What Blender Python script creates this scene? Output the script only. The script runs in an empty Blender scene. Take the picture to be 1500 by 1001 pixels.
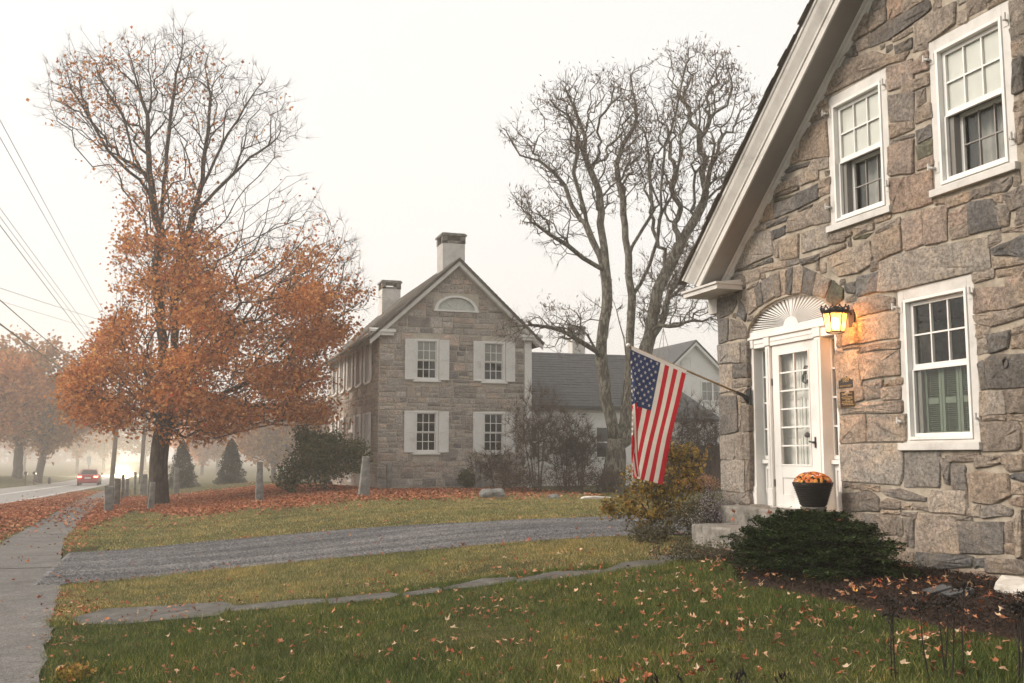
import bpy, bmesh, math, random
import numpy as np
from mathutils import Vector, Matrix, geometry as mgeo
R = math.radians
SC = bpy.context.scene
COL = SC.collection
rng = np.random.default_rng(11)
random.seed(5)

# ---------------------------------------------------------------- camera
cd = bpy.data.cameras.new('camera'); cam = bpy.data.objects.new('camera', cd); COL.objects.link(cam)
cam.location = (0, 0, 1.6); cam.rotation_euler = (R(96.39), 0, R(-18.328))
cd.sensor_width = 36; cd.lens = 36; cd.clip_start = .1; cd.clip_end = 3000
SC.camera = cam

# ---------------------------------------------------------------- sky, sun, exposure (foggy overcast morning)
SUN_EL, SUN_AZ = R(33), R(-72)            # azimuth from +Y, negative = left of the street
w = bpy.data.worlds.new('World'); SC.world = w; w.use_nodes = True
nt = w.node_tree; nt.nodes.clear()
N = nt.nodes.new; Lk = nt.links.new
sky = N('ShaderNodeTexSky'); sky.sky_type = 'NISHITA'; sky.sun_disc = False
sky.sun_elevation = SUN_EL; sky.sun_rotation = SUN_AZ; sky.dust_density = 6; sky.air_density = 1.0
hs = N('ShaderNodeHueSaturation'); hs.inputs['Saturation'].default_value = .12; hs.inputs['Value'].default_value = 1.0
mx = N('ShaderNodeMix'); mx.data_type = 'RGBA'; mx.inputs[0].default_value = .86
mx.inputs[7].default_value = (3.9, 3.84, 3.72, 1)        # even cloud deck
bg = N('ShaderNodeBackground'); bg.inputs[1].default_value = .105
wo = N('ShaderNodeOutputWorld')
Lk(sky.outputs[0], hs.inputs['Color']); Lk(hs.outputs[0], mx.inputs[6]); Lk(mx.outputs[2], bg.inputs[0]); Lk(bg.outputs[0], wo.inputs[0])
ld = bpy.data.lights.new('sun', 'SUN'); ld.energy = 1.5; ld.angle = R(28); ld.color = (1, .87, .75)
sun = bpy.data.objects.new('sun', ld); COL.objects.link(sun)
sd = Vector((math.sin(SUN_AZ)*math.cos(SUN_EL), math.cos(SUN_AZ)*math.cos(SUN_EL), math.sin(SUN_EL)))
sun.rotation_euler = (-sd).to_track_quat('-Z', 'Y').to_euler()
SC.view_settings.view_transform = 'Standard'; SC.view_settings.look = 'None'
SC.view_settings.gamma = 1; SC.view_settings.use_curve_mapping = False
SC.view_settings.exposure = 1.38
SC.render.engine = 'CYCLES'
cy = SC.cycles
cy.use_denoising = True; cy.use_adaptive_sampling = True; cy.adaptive_threshold = .02
cy.max_bounces = 6; cy.diffuse_bounces = 3; cy.glossy_bounces = 3; cy.transmission_bounces = 4
cy.transparent_max_bounces = 10; cy.volume_bounces = 3; cy.sample_clamp_indirect = 4
cy.caustics_reflective = False; cy.caustics_refractive = False

# ---------------------------------------------------------------- helpers
ROOT = {}                                # object name -> world location of its top-level thing
def tag(o, label=None, cat=None, group=None, kind=None):
    if label: o['label'] = label
    if cat: o['category'] = cat
    if group: o['group'] = group
    if kind: o['kind'] = kind
    return o
def thing(name, label, cat, loc=(0, 0, 0), group=None):
    o = bpy.data.objects.new(name, None); COL.objects.link(o); o.location = loc; o.empty_display_size = .2
    ROOT[o.name] = Vector(loc)
    return tag(o, label, cat, group)
def finish(name, me, mats, parent=None, loc=None, smooth=False):
    """links a mesh whose vertices are in world coordinates"""
    off = Vector((0, 0, 0))
    if parent is not None: off = ROOT[parent.name]
    elif loc is not None: off = Vector(loc)
    if off.length: me.transform(Matrix.Translation(-off))
    for m in (mats if isinstance(mats, (list, tuple)) else [mats]): me.materials.append(m)
    if smooth: me.polygons.foreach_set('use_smooth', [True]*len(me.polygons))
    o = bpy.data.objects.new(name, me); COL.objects.link(o)
    if parent is not None: o.parent = parent
    elif loc is not None: o.location = loc
    ROOT[o.name] = off
    return o
def npmesh(name, V, F, nper, smooth=False):
    """V (n,3), F (m,nper) numpy"""
    me = bpy.data.meshes.new(name)
    V = np.asarray(V, np.float32).reshape(-1, 3); F = np.asarray(F, np.int32).reshape(-1, nper)
    me.vertices.add(len(V)); me.vertices.foreach_set('co', V.ravel())
    me.loops.add(F.size); me.loops.foreach_set('vertex_index', F.ravel())
    me.polygons.add(len(F))
    me.polygons.foreach_set('loop_start', np.arange(0, F.size, nper, dtype=np.int32))
    try: me.polygons.foreach_set('loop_total', np.full(len(F), nper, np.int32))
    except Exception: pass
    me.polygons.foreach_set('use_smooth', np.full(len(F), smooth, bool))
    me.update(calc_edges=True); me.validate(verbose=False)
    return me
class MB:
    def __init__(s): s.v = []; s.f = []; s.m = []; s.cur = 0
    def add(s, vs, fs):
        b = len(s.v); s.v += [tuple(map(float, p)) for p in vs]
        for f in fs: s.f.append(tuple(i+b for i in f)); s.m.append(s.cur)
        return s
    def mat(s, i): s.cur = i; return s
    def box(s, a, b):
        x0, x1 = sorted((a[0], b[0])); y0, y1 = sorted((a[1], b[1])); z0, z1 = sorted((a[2], b[2]))
        return s.add([(x0,y0,z0),(x1,y0,z0),(x1,y1,z0),(x0,y1,z0),(x0,y0,z1),(x1,y0,z1),(x1,y1,z1),(x0,y1,z1)],
            [(0,3,2,1),(4,5,6,7),(0,1,5,4),(1,2,6,5),(2,3,7,6),(3,0,4,7)])
    def prism(s, poly, f0, f1):
        """poly: list of 2D points; f0/f1 map a 2D point to 3D for the two ends"""
        n = len(poly); a = [f0(p) for p in poly]; b = [f1(p) for p in poly]
        return s.add(a+b, [tuple(range(n))[::-1], tuple(range(n, 2*n))]+[(i,(i+1)%n,n+(i+1)%n,n+i) for i in range(n)])
    def tube(s, pts, rad, k=6, cap=True):
        pts = [Vector(p) for p in pts]; n = len(pts)
        if not hasattr(rad, '__len__'): rad = [rad]*n
        t = (pts[1]-pts[0]).normalized(); ax = Vector((0,0,1)) if abs(t.z) < .9 else Vector((1,0,0))
        u = t.cross(ax).normalized(); vs = []
        for i in range(n):
            t = (pts[min(i+1,n-1)]-pts[max(i-1,0)])
            t = t.normalized() if t.length > 1e-9 else Vector((0,0,1))
            u = (u-t*u.dot(t)); u = u.normalized() if u.length > 1e-6 else t.orthogonal().normalized()
            v = t.cross(u)
            for j in range(k):
                a = 2*math.pi*j/k; vs.append(pts[i]+(u*math.cos(a)+v*math.sin(a))*rad[i])
        fs = [(i*k+j, i*k+(j+1)%k, (i+1)*k+(j+1)%k, (i+1)*k+j) for i in range(n-1) for j in range(k)]
        if cap: fs += [tuple(range(k))[::-1], tuple(range((n-1)*k, n*k))]
        return s.add(vs, fs)
    def lathe(s, c, prof, k=16, cap=True):
        vs = [(c[0]+r*math.cos(2*math.pi*j/k), c[1]+r*math.sin(2*math.pi*j/k), c[2]+z) for r, z in prof for j in range(k)]
        n = len(prof); fs = [(i*k+j, i*k+(j+1)%k, (i+1)*k+(j+1)%k, (i+1)*k+j) for i in range(n-1) for j in range(k)]
        if cap: fs += [tuple(range(k))[::-1], tuple(range((n-1)*k, n*k))]
        return s.add(vs, fs)
    def ball(s, c, r, k=8, n=5, sc=(1,1,1)):
        prof = [(max(r*math.sin(math.pi*i/n), 1e-4), -r*math.cos(math.pi*i/n)) for i in range(n+1)]
        b = len(s.v); s.lathe((0,0,0), prof, k, False)
        for i in range(b, len(s.v)):
            q = s.v[i]; s.v[i] = (c[0]+q[0]*sc[0], c[1]+q[1]*sc[1], c[2]+q[2]*sc[2])
        return s
    def build(s, name, mats, parent=None, loc=None, smooth=False, bevel=0, angle=None):
        me = bpy.data.meshes.new(name); me.from_pydata(s.v, [], s.f)
        if any(s.m): me.polygons.foreach_set('material_index', s.m)
        o = finish(name, me, mats, parent, loc, smooth)
        bm = bmesh.new(); bm.from_mesh(me); bmesh.ops.recalc_face_normals(bm, faces=bm.faces); bm.to_mesh(me); bm.free()
        if bevel:
            md = o.modifiers.new('bevel', 'BEVEL'); md.width = bevel; md.segments = 2; md.limit_method = 'ANGLE'
        return o
def copy_tree(o, d, parent=None):
    c = o.copy(); COL.objects.link(c)
    if parent is None: c.location = Vector(o.location)+Vector(d)
    else: c.parent = parent
    for ch in list(o.children): copy_tree(ch, d, c)
    return c

# ---------------------------------------------------------------- materials
def mat(name):
    m = bpy.data.materials.new(name); m.use_nodes = True; t = m.node_tree
    return m, t, t.nodes['Principled BSDF'], t.nodes['Material Output']
def nd(t, typ, **kw):
    n = t.nodes.new(typ)
    for k, v in kw.items():
        if k[0] == 'i' and k[1:].isdigit(): n.inputs[int(k[1:])].default_value = v
        else: setattr(n, k, v)
    return n
def noise(t, vec, scale, detail=4, rough=.6, dist=0):
    n = nd(t, 'ShaderNodeTexNoise'); n.inputs['Scale'].default_value = scale; n.inputs['Detail'].default_value = detail
    n.inputs['Roughness'].default_value = rough; n.inputs['Distortion'].default_value = dist
    if vec is not None: t.links.new(vec, n.inputs['Vector'])
    return n.outputs[0]
def ramp(t, fac, stops):
    r = nd(t, 'ShaderNodeValToRGB'); e = r.color_ramp.elements
    while len(e) < len(stops): e.new(.5)
    for k, (p, c) in enumerate(stops):
        e[k].position = p; c = c if hasattr(c, '__len__') else (c, c, c); e[k].color = (*c[:3], 1)
    t.links.new(fac, r.inputs[0]); return r.outputs[0]
def mix(t, fac, a, b, mode='MIX'):
    m = nd(t, 'ShaderNodeMix', data_type='RGBA', blend_type=mode)
    for i, v in ((0, fac), (6, a), (7, b)):
        if hasattr(v, 'is_linked') or hasattr(v, 'links'): t.links.new(v, m.inputs[i])
        else: m.inputs[i].default_value = v if i == 0 else (*v[:3], 1)
    return m.outputs[2]
def bump(t, h, bsdf, strength=.5, dist=.02, prev=None):
    b = nd(t, 'ShaderNodeBump'); b.inputs['Strength'].default_value = strength; b.inputs['Distance'].default_value = dist
    t.links.new(h, b.inputs['Height'])
    if prev: t.links.new(prev, b.inputs['Normal'])
    t.links.new(b.outputs[0], bsdf.inputs['Normal']); return b.outputs[0]
def coord(t, kind='Object'): return nd(t, 'ShaderNodeTexCoord').outputs[kind]
def grain(name, stops, scale=3, rough=.8, bscale=30, bstr=.3, bdist=.01, spec=.3, detail=5, dist=0, stretch=None, metal=0):
    """base colour from one noise through a ramp, fine bump from another"""
    m, t, b, o = mat(name); c = coord(t)
    if stretch:
        mp = nd(t, 'ShaderNodeMapping'); mp.inputs['Scale'].default_value = stretch; t.links.new(c, mp.inputs[0]); c = mp.outputs[0]
    t.links.new(ramp(t, noise(t, c, scale, detail, .65, dist), stops), b.inputs['Base Color'])
    b.inputs['Roughness'].default_value = rough; b.inputs['Specular IOR Level'].default_value = spec; b.inputs['Metallic'].default_value = metal
    if bstr: bump(t, noise(t, c, bscale, 4, .7), b, bstr, bdist)
    return m
def flat(name, c, rough=.6, spec=.4, metal=0, var=.08):
    return grain(name, [(.3, [x*(1-var) for x in c]), (.7, [x*(1+var) for x in c])], 4, rough, 60, .08, .003, spec, metal=metal)
def leafmat(name, stops, trans=.35, rough=.6):
    """one colour per leaf, light passing through"""
    m, t, b, o = mat(name)
    g = nd(t, 'ShaderNodeNewGeometry'); c = ramp(t, g.outputs['Random Per Island'], stops)
    n = noise(t, coord(t), .6, 2); c = mix(t, .5, c, ramp(t, n, [(.3, .55), (.7, 1.25)]), 'MULTIPLY')
    t.links.new(c, b.inputs['Base Color']); b.inputs['Roughness'].default_value = rough; b.inputs['Specular IOR Level'].default_value = .25
    tr = nd(t, 'ShaderNodeBsdfTranslucent'); t.links.new(c, tr.inputs[0])
    ms = nd(t, 'ShaderNodeMixShader'); ms.inputs[0].default_value = trans
    t.links.new(b.outputs[0], ms.inputs[1]); t.links.new(tr.outputs[0], ms.inputs[2]); t.links.new(ms.outputs[0], o.inputs[0])
    return m
def emitter(name, c, s):
    m, t, b, o = mat(name); e = nd(t, 'ShaderNodeEmission'); e.inputs[0].default_value = (*c, 1); e.inputs[1].default_value = s
    t.links.new(e.outputs[0], o.inputs[0]); return m
def glass(name, tint=(.75, .78, .76), refl=1.0):
    m, t, b, o = mat(name)
    tr = nd(t, 'ShaderNodeBsdfTransparent'); tr.inputs[0].default_value = (*tint, 1)
    gl = nd(t, 'ShaderNodeBsdfGlossy'); gl.inputs['Roughness'].default_value = .02
    lw = nd(t, 'ShaderNodeLayerWeight'); lw.inputs[0].default_value = .5; pw = nd(t, 'ShaderNodeMath', operation='POWER'); pw.inputs[1].default_value = 5; t.links.new(lw.outputs['Facing'], pw.inputs[0])
    mu = nd(t, 'ShaderNodeMath', operation='MULTIPLY_ADD'); mu.inputs[1].default_value = .9*refl; mu.inputs[2].default_value = .035; t.links.new(pw.outputs[0], mu.inputs[0])
    # slightly wavy old panes
    bp = nd(t, 'ShaderNodeBump'); bp.inputs['Strength'].default_value = .08; bp.inputs['Distance'].default_value = .02
    t.links.new(noise(t, coord(t), 5, 2), bp.inputs['Height']); t.links.new(bp.outputs[0], gl.inputs['Normal'])
    ms = nd(t, 'ShaderNodeMixShader'); t.links.new(mu.outputs[0], ms.inputs[0]); t.links.new(tr.outputs[0], ms.inputs[1]); t.links.new(gl.outputs[0], ms.inputs[2])
    t.links.new(ms.outputs[0], o.inputs[0]); return m

def make_stone(name, cracks=1.0):
    m, t, b, o = mat(name)
    oi = nd(t, 'ShaderNodeObjectInfo'); c = coord(t)
    mp = nd(t, 'ShaderNodeMapping'); t.links.new(c, mp.inputs[0])
    cb = nd(t, 'ShaderNodeCombineXYZ'); mu = nd(t, 'ShaderNodeMath', operation='MULTIPLY'); mu.inputs[1].default_value = 37.0
    t.links.new(oi.outputs['Random'], mu.inputs[0]); t.links.new(mu.outputs[0], cb.inputs[0]); t.links.new(mu.outputs[0], cb.inputs[2])
    t.links.new(cb.outputs[0], mp.inputs['Location']); v = mp.outputs[0]
    big = noise(t, v, 2.3, 6, .65, .4); fine = noise(t, v, 26, 5, .75); mid = noise(t, v, 7, 5, .7, 1.2)
    col = mix(t, .75, oi.outputs['Color'], ramp(t, big, [(.25, (.52, .51, .52)), (.5, (1, 1, 1)), (.75, (1.45, 1.28, 1.06))]), 'MULTIPLY')
    col = mix(t, .8, col, ramp(t, fine, [(.34, .42), (.5, 1), (.66, 1.5)]), 'MULTIPLY')
    # rusty and lichen blotches, dark soot
    col = mix(t, ramp(t, mid, [(.55, 0), (.72, .55)]), col, (.30, .225, .15))
    col = mix(t, ramp(t, noise(t, v, 4.1, 5, .7), [(.60, 0), (.75, .5)]), col, (.085, .08, .075))
    g_ = nd(t, 'ShaderNodeNewGeometry'); col = mix(t, .7, col, ramp(t, g_.outputs['Random Per Island'], [(0, .82), (.5, 1), (1, 1.2)]), 'MULTIPLY')
    # dark pits and seams
    mp2 = nd(t, 'ShaderNodeMapping'); mp2.inputs['Scale'].default_value = (1, 1, 1.9); t.links.new(v, mp2.inputs[0])
    seam = noise(t, mp2.outputs[0], 3.6, 9, .62, 1.6)
    col = mix(t, ramp(t, seam, [(.485, 0), (.5, .7*cracks), (.515, 0)]), col, (.05, .044, .038))
    t.links.new(col, b.inputs['Base Color']); b.inputs['Roughness'].default_value = .9; b.inputs['Specular IOR Level'].default_value = .2
    h1 = bump(t, noise(t, mp2.outputs[0], 5.5, 12, .8, .6), b, 1.0, .08)
    h2 = bump(t, ramp(t, seam, [(.47, 1), (.5, 0), (.53, 1)]), b, .35*cracks, .03, h1)
    bump(t, noise(t, v, 34, 4, .8), b, .6, .012, h2)
    return m
M = {}
M['stone'] = make_stone('fieldstone'); M['stone_far'] = make_stone('fieldstone_distant', .8)
M['mortar'] = grain('lime_mortar', [(.3, (.21, .18, .14)), (.5, (.36, .31, .245)), (.72, (.50, .445, .365))], 5, .95, 45, .8, .02)
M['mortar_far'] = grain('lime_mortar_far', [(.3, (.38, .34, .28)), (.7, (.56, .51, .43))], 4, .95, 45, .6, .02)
M['paint'] = grain('white_paint', [(.25, (.52, .50, .46)), (.42, (.70, .685, .65)), (.75, (.78, .77, .735))], 2.4, .5, 70, .15, .004, .35, detail=8)
M['old_paint'] = grain('weathered_white_paint', [(.28, (.42, .40, .365)), (.45, (.54, .52, .485)), (.7, (.63, .61, .57))], 3.5, .6, 60, .2, .005, .3, detail=7)
M['shade_grey_paint'] = grain('shade_grey_trim_paint', [(.3, (.215, .20, .18)), (.7, (.29, .27, .245))], 1.2, .6, 60, .12, .004, .3)  # white trim darkened: shade under the rake (soffit, frieze) is in the colour
M['glass'] = glass('window_glass', (.97, .98, .97)); M['glass_far'] = glass('far_window_glass', (.93, .94, .93), 1.1)
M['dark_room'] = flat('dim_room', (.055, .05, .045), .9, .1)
M['blind'] = flat('pale_window_blind', (.62, .61, .57), .8, .2)
M['curtain'] = flat('grey_curtain', (.34, .33, .31), .9, .1)
M['green'] = flat('sage_green_paint', (.135, .165, .125), .6, .3)
M['screen'] = flat('insect_screen', (.20, .19, .175), .8, .2)
M['black'] = flat('black_iron', (.018, .017, .016), .45, .5)
M['bronze'] = flat('dark_bronze', (.04, .024, .018), .4, .5, .4)
M['gold'] = flat('gilt_lettering', (.45, .31, .13), .35, .6, .6)
M['granite'] = grain('rough_granite', [(.3, (.10, .092, .08)), (.5, (.215, .20, .175)), (.7, (.33, .31, .275))], 6, .9, 55, .7, .02, dist=.5)
M['post_granite'] = grain('lichened_granite_post', [(.3, (.10, .098, .092)), (.5, (.20, .195, .18)), (.7, (.32, .31, .28))], 4, .9, 40, .7, .03, dist=.5)
def asphalt():
    m, t, b, o = mat('worn_asphalt'); c = coord(t)
    col = ramp(t, noise(t, c, 1.1, 9, .78, .5), [(.28, (.045, .042, .038)), (.45, (.095, .088, .08)), (.58, (.125, .117, .106)), (.75, (.19, .177, .16))])
    vo = nd(t, 'ShaderNodeTexVoronoi'); vo.inputs['Scale'].default_value = 55; t.links.new(c, vo.inputs['Vector'])
    col = mix(t, .75, col, ramp(t, vo.outputs['Color'], [(.1, .5), (.5, 1), (.9, 1.7)]), 'MULTIPLY')
    seam = noise(t, c, .9, 6, .6, 1.2); col = mix(t, ramp(t, seam, [(.492, 0), (.5, .75), (.508, 0)]), col, (.03, .027, .025))
    t.links.new(col, b.inputs['Base Color']); b.inputs['Roughness'].default_value = .8; bump(t, vo.outputs['Distance'], b, .6, .012); return m
M['asphalt'] = asphalt()
M['road'] = grain('road_asphalt', [(.3, (.17, .165, .155)), (.7, (.25, .24, .225))], .35, .6, 90, .4, .01, .4, stretch=(1, .12, 1))
M['line'] = grain('faded_road_paint', [(.35, (.30, .29, .27)), (.6, (.60, .58, .54))], 3, .7, 60, .2, .004)
def gravel():
    m, t, b, o = mat('crushed_gravel'); c = coord(t)
    mp = nd(t, 'ShaderNodeMapping'); mp.inputs['Scale'].default_value = (.22, 1.5, 1); t.links.new(c, mp.inputs[0]); mpo = mp.outputs[0]
    vo = nd(t, 'ShaderNodeTexVoronoi'); vo.inputs['Scale'].default_value = 34; t.links.new(c, vo.inputs['Vector'])
    col = mix(t, .8, ramp(t, noise(t, mpo, 1.0, 5, .65), [(.32, (.075, .073, .075)), (.5, (.14, .135, .135)), (.68, (.225, .215, .21))]), ramp(t, vo.outputs['Color'], [(.1, .4), (.5, 1), (.9, 1.9)]), 'MULTIPLY')
    t.links.new(col, b.inputs['Base Color']); b.inputs['Roughness'].default_value = .8
    bump(t, vo.outputs['Distance'], b, .9, .03); return m
M['gravel'] = gravel()
M['flag_stone'] = grain('bluestone_slab', [(.28, (.035, .034, .026)), (.42, (.07, .066, .058)), (.58, (.115, .108, .096)), (.75, (.18, .17, .152))], 3.5, .8, 26, .6, .02, detail=8, dist=.8)
def lawn():
    m, t, b, o = mat('lawn_turf'); c = coord(t)
    a = ramp(t, noise(t, c, .5, 5, .7), [(.3, (.035, .038, .013)), (.5, (.07, .07, .026)), (.7, (.14, .115, .05))])
    col = mix(t, .7, a, ramp(t, noise(t, c, 14, 5, .75), [(.3, .45), (.7, 1.5)]), 'MULTIPLY')
    t.links.new(col, b.inputs['Base Color']); b.inputs['Roughness'].default_value = .95; b.inputs['Specular IOR Level'].default_value = .1
    bump(t, noise(t, c, 22, 5, .8), b, .9, .05); return m
M['lawn'] = lawn()
def grassmat(name, a, b_, c_):
    m, t, b, o = mat(name); g = nd(t, 'ShaderNodeNewGeometry')
    col = ramp(t, g.outputs['Random Per Island'], [(0, a), (.6, b_), (.93, c_), (1, [x*1.5 for x in c_])])
    pos = mix(t, 1, ramp(t, noise(t, coord(t), .55, 4, .7), [(.32, (.75, .85, .7)), (.52, (1, 1, 1)), (.7, (1.5, 1.25, 1.1))]), ramp(t, noise(t, coord(t), 2.6, 5, .75), [(.34, (.5, .55, .5)), (.5, (1, 1, 1)), (.66, (1.7, 1.45, 1.25))]), 'MULTIPLY')
    col = mix(t, .8, col, pos, 'MULTIPLY'); t.links.new(col, b.inputs['Base Color']); b.inputs['Roughness'].default_value = .6; b.inputs['Specular IOR Level'].default_value = .25
    tr = nd(t, 'ShaderNodeBsdfTranslucent'); t.links.new(col, tr.inputs[0]); ms = nd(t, 'ShaderNodeMixShader'); ms.inputs[0].default_value = .3
    t.links.new(b.outputs[0], ms.inputs[1]); t.links.new(tr.outputs[0], ms.inputs[2]); t.links.new(ms.outputs[0], o.inputs[0]); return m
M['grass'] = grassmat('cool_green_grass', (.034, .062, .010), (.090, .134, .026), (.24, .23, .08))
M['grass_dry'] = grassmat('straw_tinged_grass', (.13, .135, .042), (.27, .245, .09), (.46, .39, .20))
M['mulch'] = grain('bark_mulch', [(.3, (.022, .013, .009)), (.55, (.055, .033, .023)), (.75, (.12, .08, .055))], 30, .95, 40, 1, .05)
M['shingle'] = grain('slate_grey_shingle', [(.3, (.055, .057, .058)), (.7, (.10, .10, .10))], 5, .85, 50, .4, .01)
M['shingle_brown'] = grain('weathered_roof_shingle', [(.3, (.085, .075, .062)), (.7, (.155, .14, .12))], 4, .9, 50, .4, .01)
M['bark'] = grain('maple_bark', [(.3, (.035, .028, .022)), (.5, (.075, .062, .05)), (.72, (.16, .14, .115))], 5, .95, 14, 1, .06, stretch=(2.2, 2.2, .5), dist=.6)
M['bark_pale'] = grain('lichened_locust_bark', [(.3, (.05, .042, .033)), (.48, (.105, .09, .07)), (.58, (.23, .22, .17)), (.7, (.29, .28, .215))], 5, .95, 14, 1, .06, stretch=(2, 2, .7), dist=.8)
M['twig'] = flat('bare_twig', (.075, .055, .043), .9, .1, var=.3)
M['twig_grey'] = flat('grey_twig', (.085, .064, .048), .9, .1, var=.3)
M['leaf_orange'] = leafmat('orange_maple_leaf', [(0, (.33, .11, .035)), (.35, (.50, .185, .058)), (.7, (.61, .27, .09)), (.93, (.68, .38, .13)), (1, (.50, .09, .05))], .5)
M['leaf_litter'] = leafmat('fallen_orange_leaf', [(0, (.15, .05, .025)), (.35, (.34, .105, .045)), (.7, (.50, .19, .085)), (.9, (.58, .32, .17)), (1, (.42, .06, .03))], .12, .7)
M['leaf_tan'] = leafmat('fallen_tan_leaf', [(0, (.10, .04, .02)), (.3, (.30, .12, .055)), (.55, (.46, .24, .125)), (.8, (.56, .38, .23)), (.94, (.62, .48, .33)), (1, (.62, .30, .05))], .1, .7)
M['leaf_yellow'] = leafmat('yellowing_shrub_leaf', [(0, (.085, .075, .022)), (.3, (.19, .145, .035)), (.6, (.33, .225, .05)), (.85, (.52, .34, .075)), (1, (.40, .17, .05))], .4)
M['leaf_dark'] = leafmat('dark_evergreen_leaf', [(0, (.045, .055, .018)), (.6, (.10, .112, .036)), (.9, (.18, .165, .055)), (1, (.20, .12, .05))], .35)
M['leaf_yew'] = leafmat('yew_needle', [(0, (.008, .014, .006)), (.5, (.020, .036, .011)), (.85, (.045, .075, .022)), (1, (.085, .12, .04))], .15)
M['leaf_yew'].node_tree.nodes['Principled BSDF'].inputs['Specular IOR Level'].default_value = .04
M['leaf_aster'] = leafmat('grey_green_leaf', [(0, (.06, .062, .03)), (.6, (.115, .11, .06)), (1, (.19, .17, .11))], .3)
M['leaf_aspetal'] = leafmat('faded_aster_petal', [(0, (.26, .24, .30)), (.6, (.36, .33, .36)), (1, (.5, .46, .46))], .3)
M['leaf_spruce'] = leafmat('spruce_needle', [(0, (.02, .03, .02)), (.6, (.04, .055, .04)), (1, (.065, .08, .06))], .2)
M['leaf_brown'] = leafmat('withered_brown_leaf', [(0, (.07, .04, .022)), (.6, (.14, .08, .04)), (1, (.22, .13, .06))], .3)
M['leaf_rust'] = leafmat('rusty_fern_frond', [(0, (.24, .10, .04)), (.6, (.40, .20, .09)), (1, (.52, .30, .14))], .3)
M['leaf_haze'] = leafmat('muted_autumn_leaf', [(0, (.26, .12, .045)), (.5, (.40, .19, .07)), (1, (.48, .28, .11))], .35)
M['leaf_haze2'] = leafmat('rusty_roadside_leaf', [(0, (.40, .13, .035)), (.5, (.54, .20, .06)), (1, (.60, .30, .10))], .35)
M['wood_pole'] = grain('weathered_pole', [(.3, (.13, .10, .075)), (.7, (.24, .19, .15))], 3, .9, 30, .4, .01, stretch=(4, 4, .3))

# ================================================================ measured ground lines (metres, X right of the street, Y along it)
DRIVE_FAR = [(-1.71,19.96),(0.67,20.64),(3.12,19.7),(5.43,18.38),(7.62,18.77),(8.86,19.1)]
DRIVE_NEAR = [(-1.32,14.89),(0.51,15.23),(2.38,14.97),(4.27,14.48),(5.78,14.24),(6.81,14.42)]
FLAGSTONES = [[(-0.82,11.54),(-0.57,12.1),(0.56,11.77),(0.63,11.22),(0.44,10.75),(-0.38,10.81),(-0.73,11.04)],[(0.65,11.47),(1.23,11.38),(1.54,11.11),(1.51,10.65),(1.03,10.71),(0.67,10.88)],[(1.63,11.14),(2.2,11.05),(2.29,10.7),(2.17,10.37),(1.62,10.56)],[(2.37,10.83),(2.74,10.87),(2.74,10.6),(2.63,10.37),(2.34,10.42)],[(2.82,10.78),(3.29,11.15),(3.62,10.94),(3.49,10.5),(3.07,10.38),(2.83,10.57)],[(3.63,10.72),(4.08,11.1),(4.58,10.72),(4.41,10.3),(3.92,10.25),(3.55,10.38)],[(4.49,10.38),(5.04,11.25),(5.46,11.21),(5.6,10.96),(5.25,10.44),(4.42,10.13)],[(5.54,11.45),(6.07,11.59),(6.28,11.26),(5.85,10.61),(5.58,10.91)]]
MULCH_EDGE = [(5.92,10.11),(5.15,8.62),(5.28,8.15),(5.23,7.42),(5.19,6.64),(5.16,6.01),(5.26,5.4)]
LITTER_EDGE = [(-1.9,21.98),(-1.74,30.95),(-1.03,37.29),(0.99,31.09),(3.68,29.37),(6.23,27.71),(8.23,27.89)]
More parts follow.
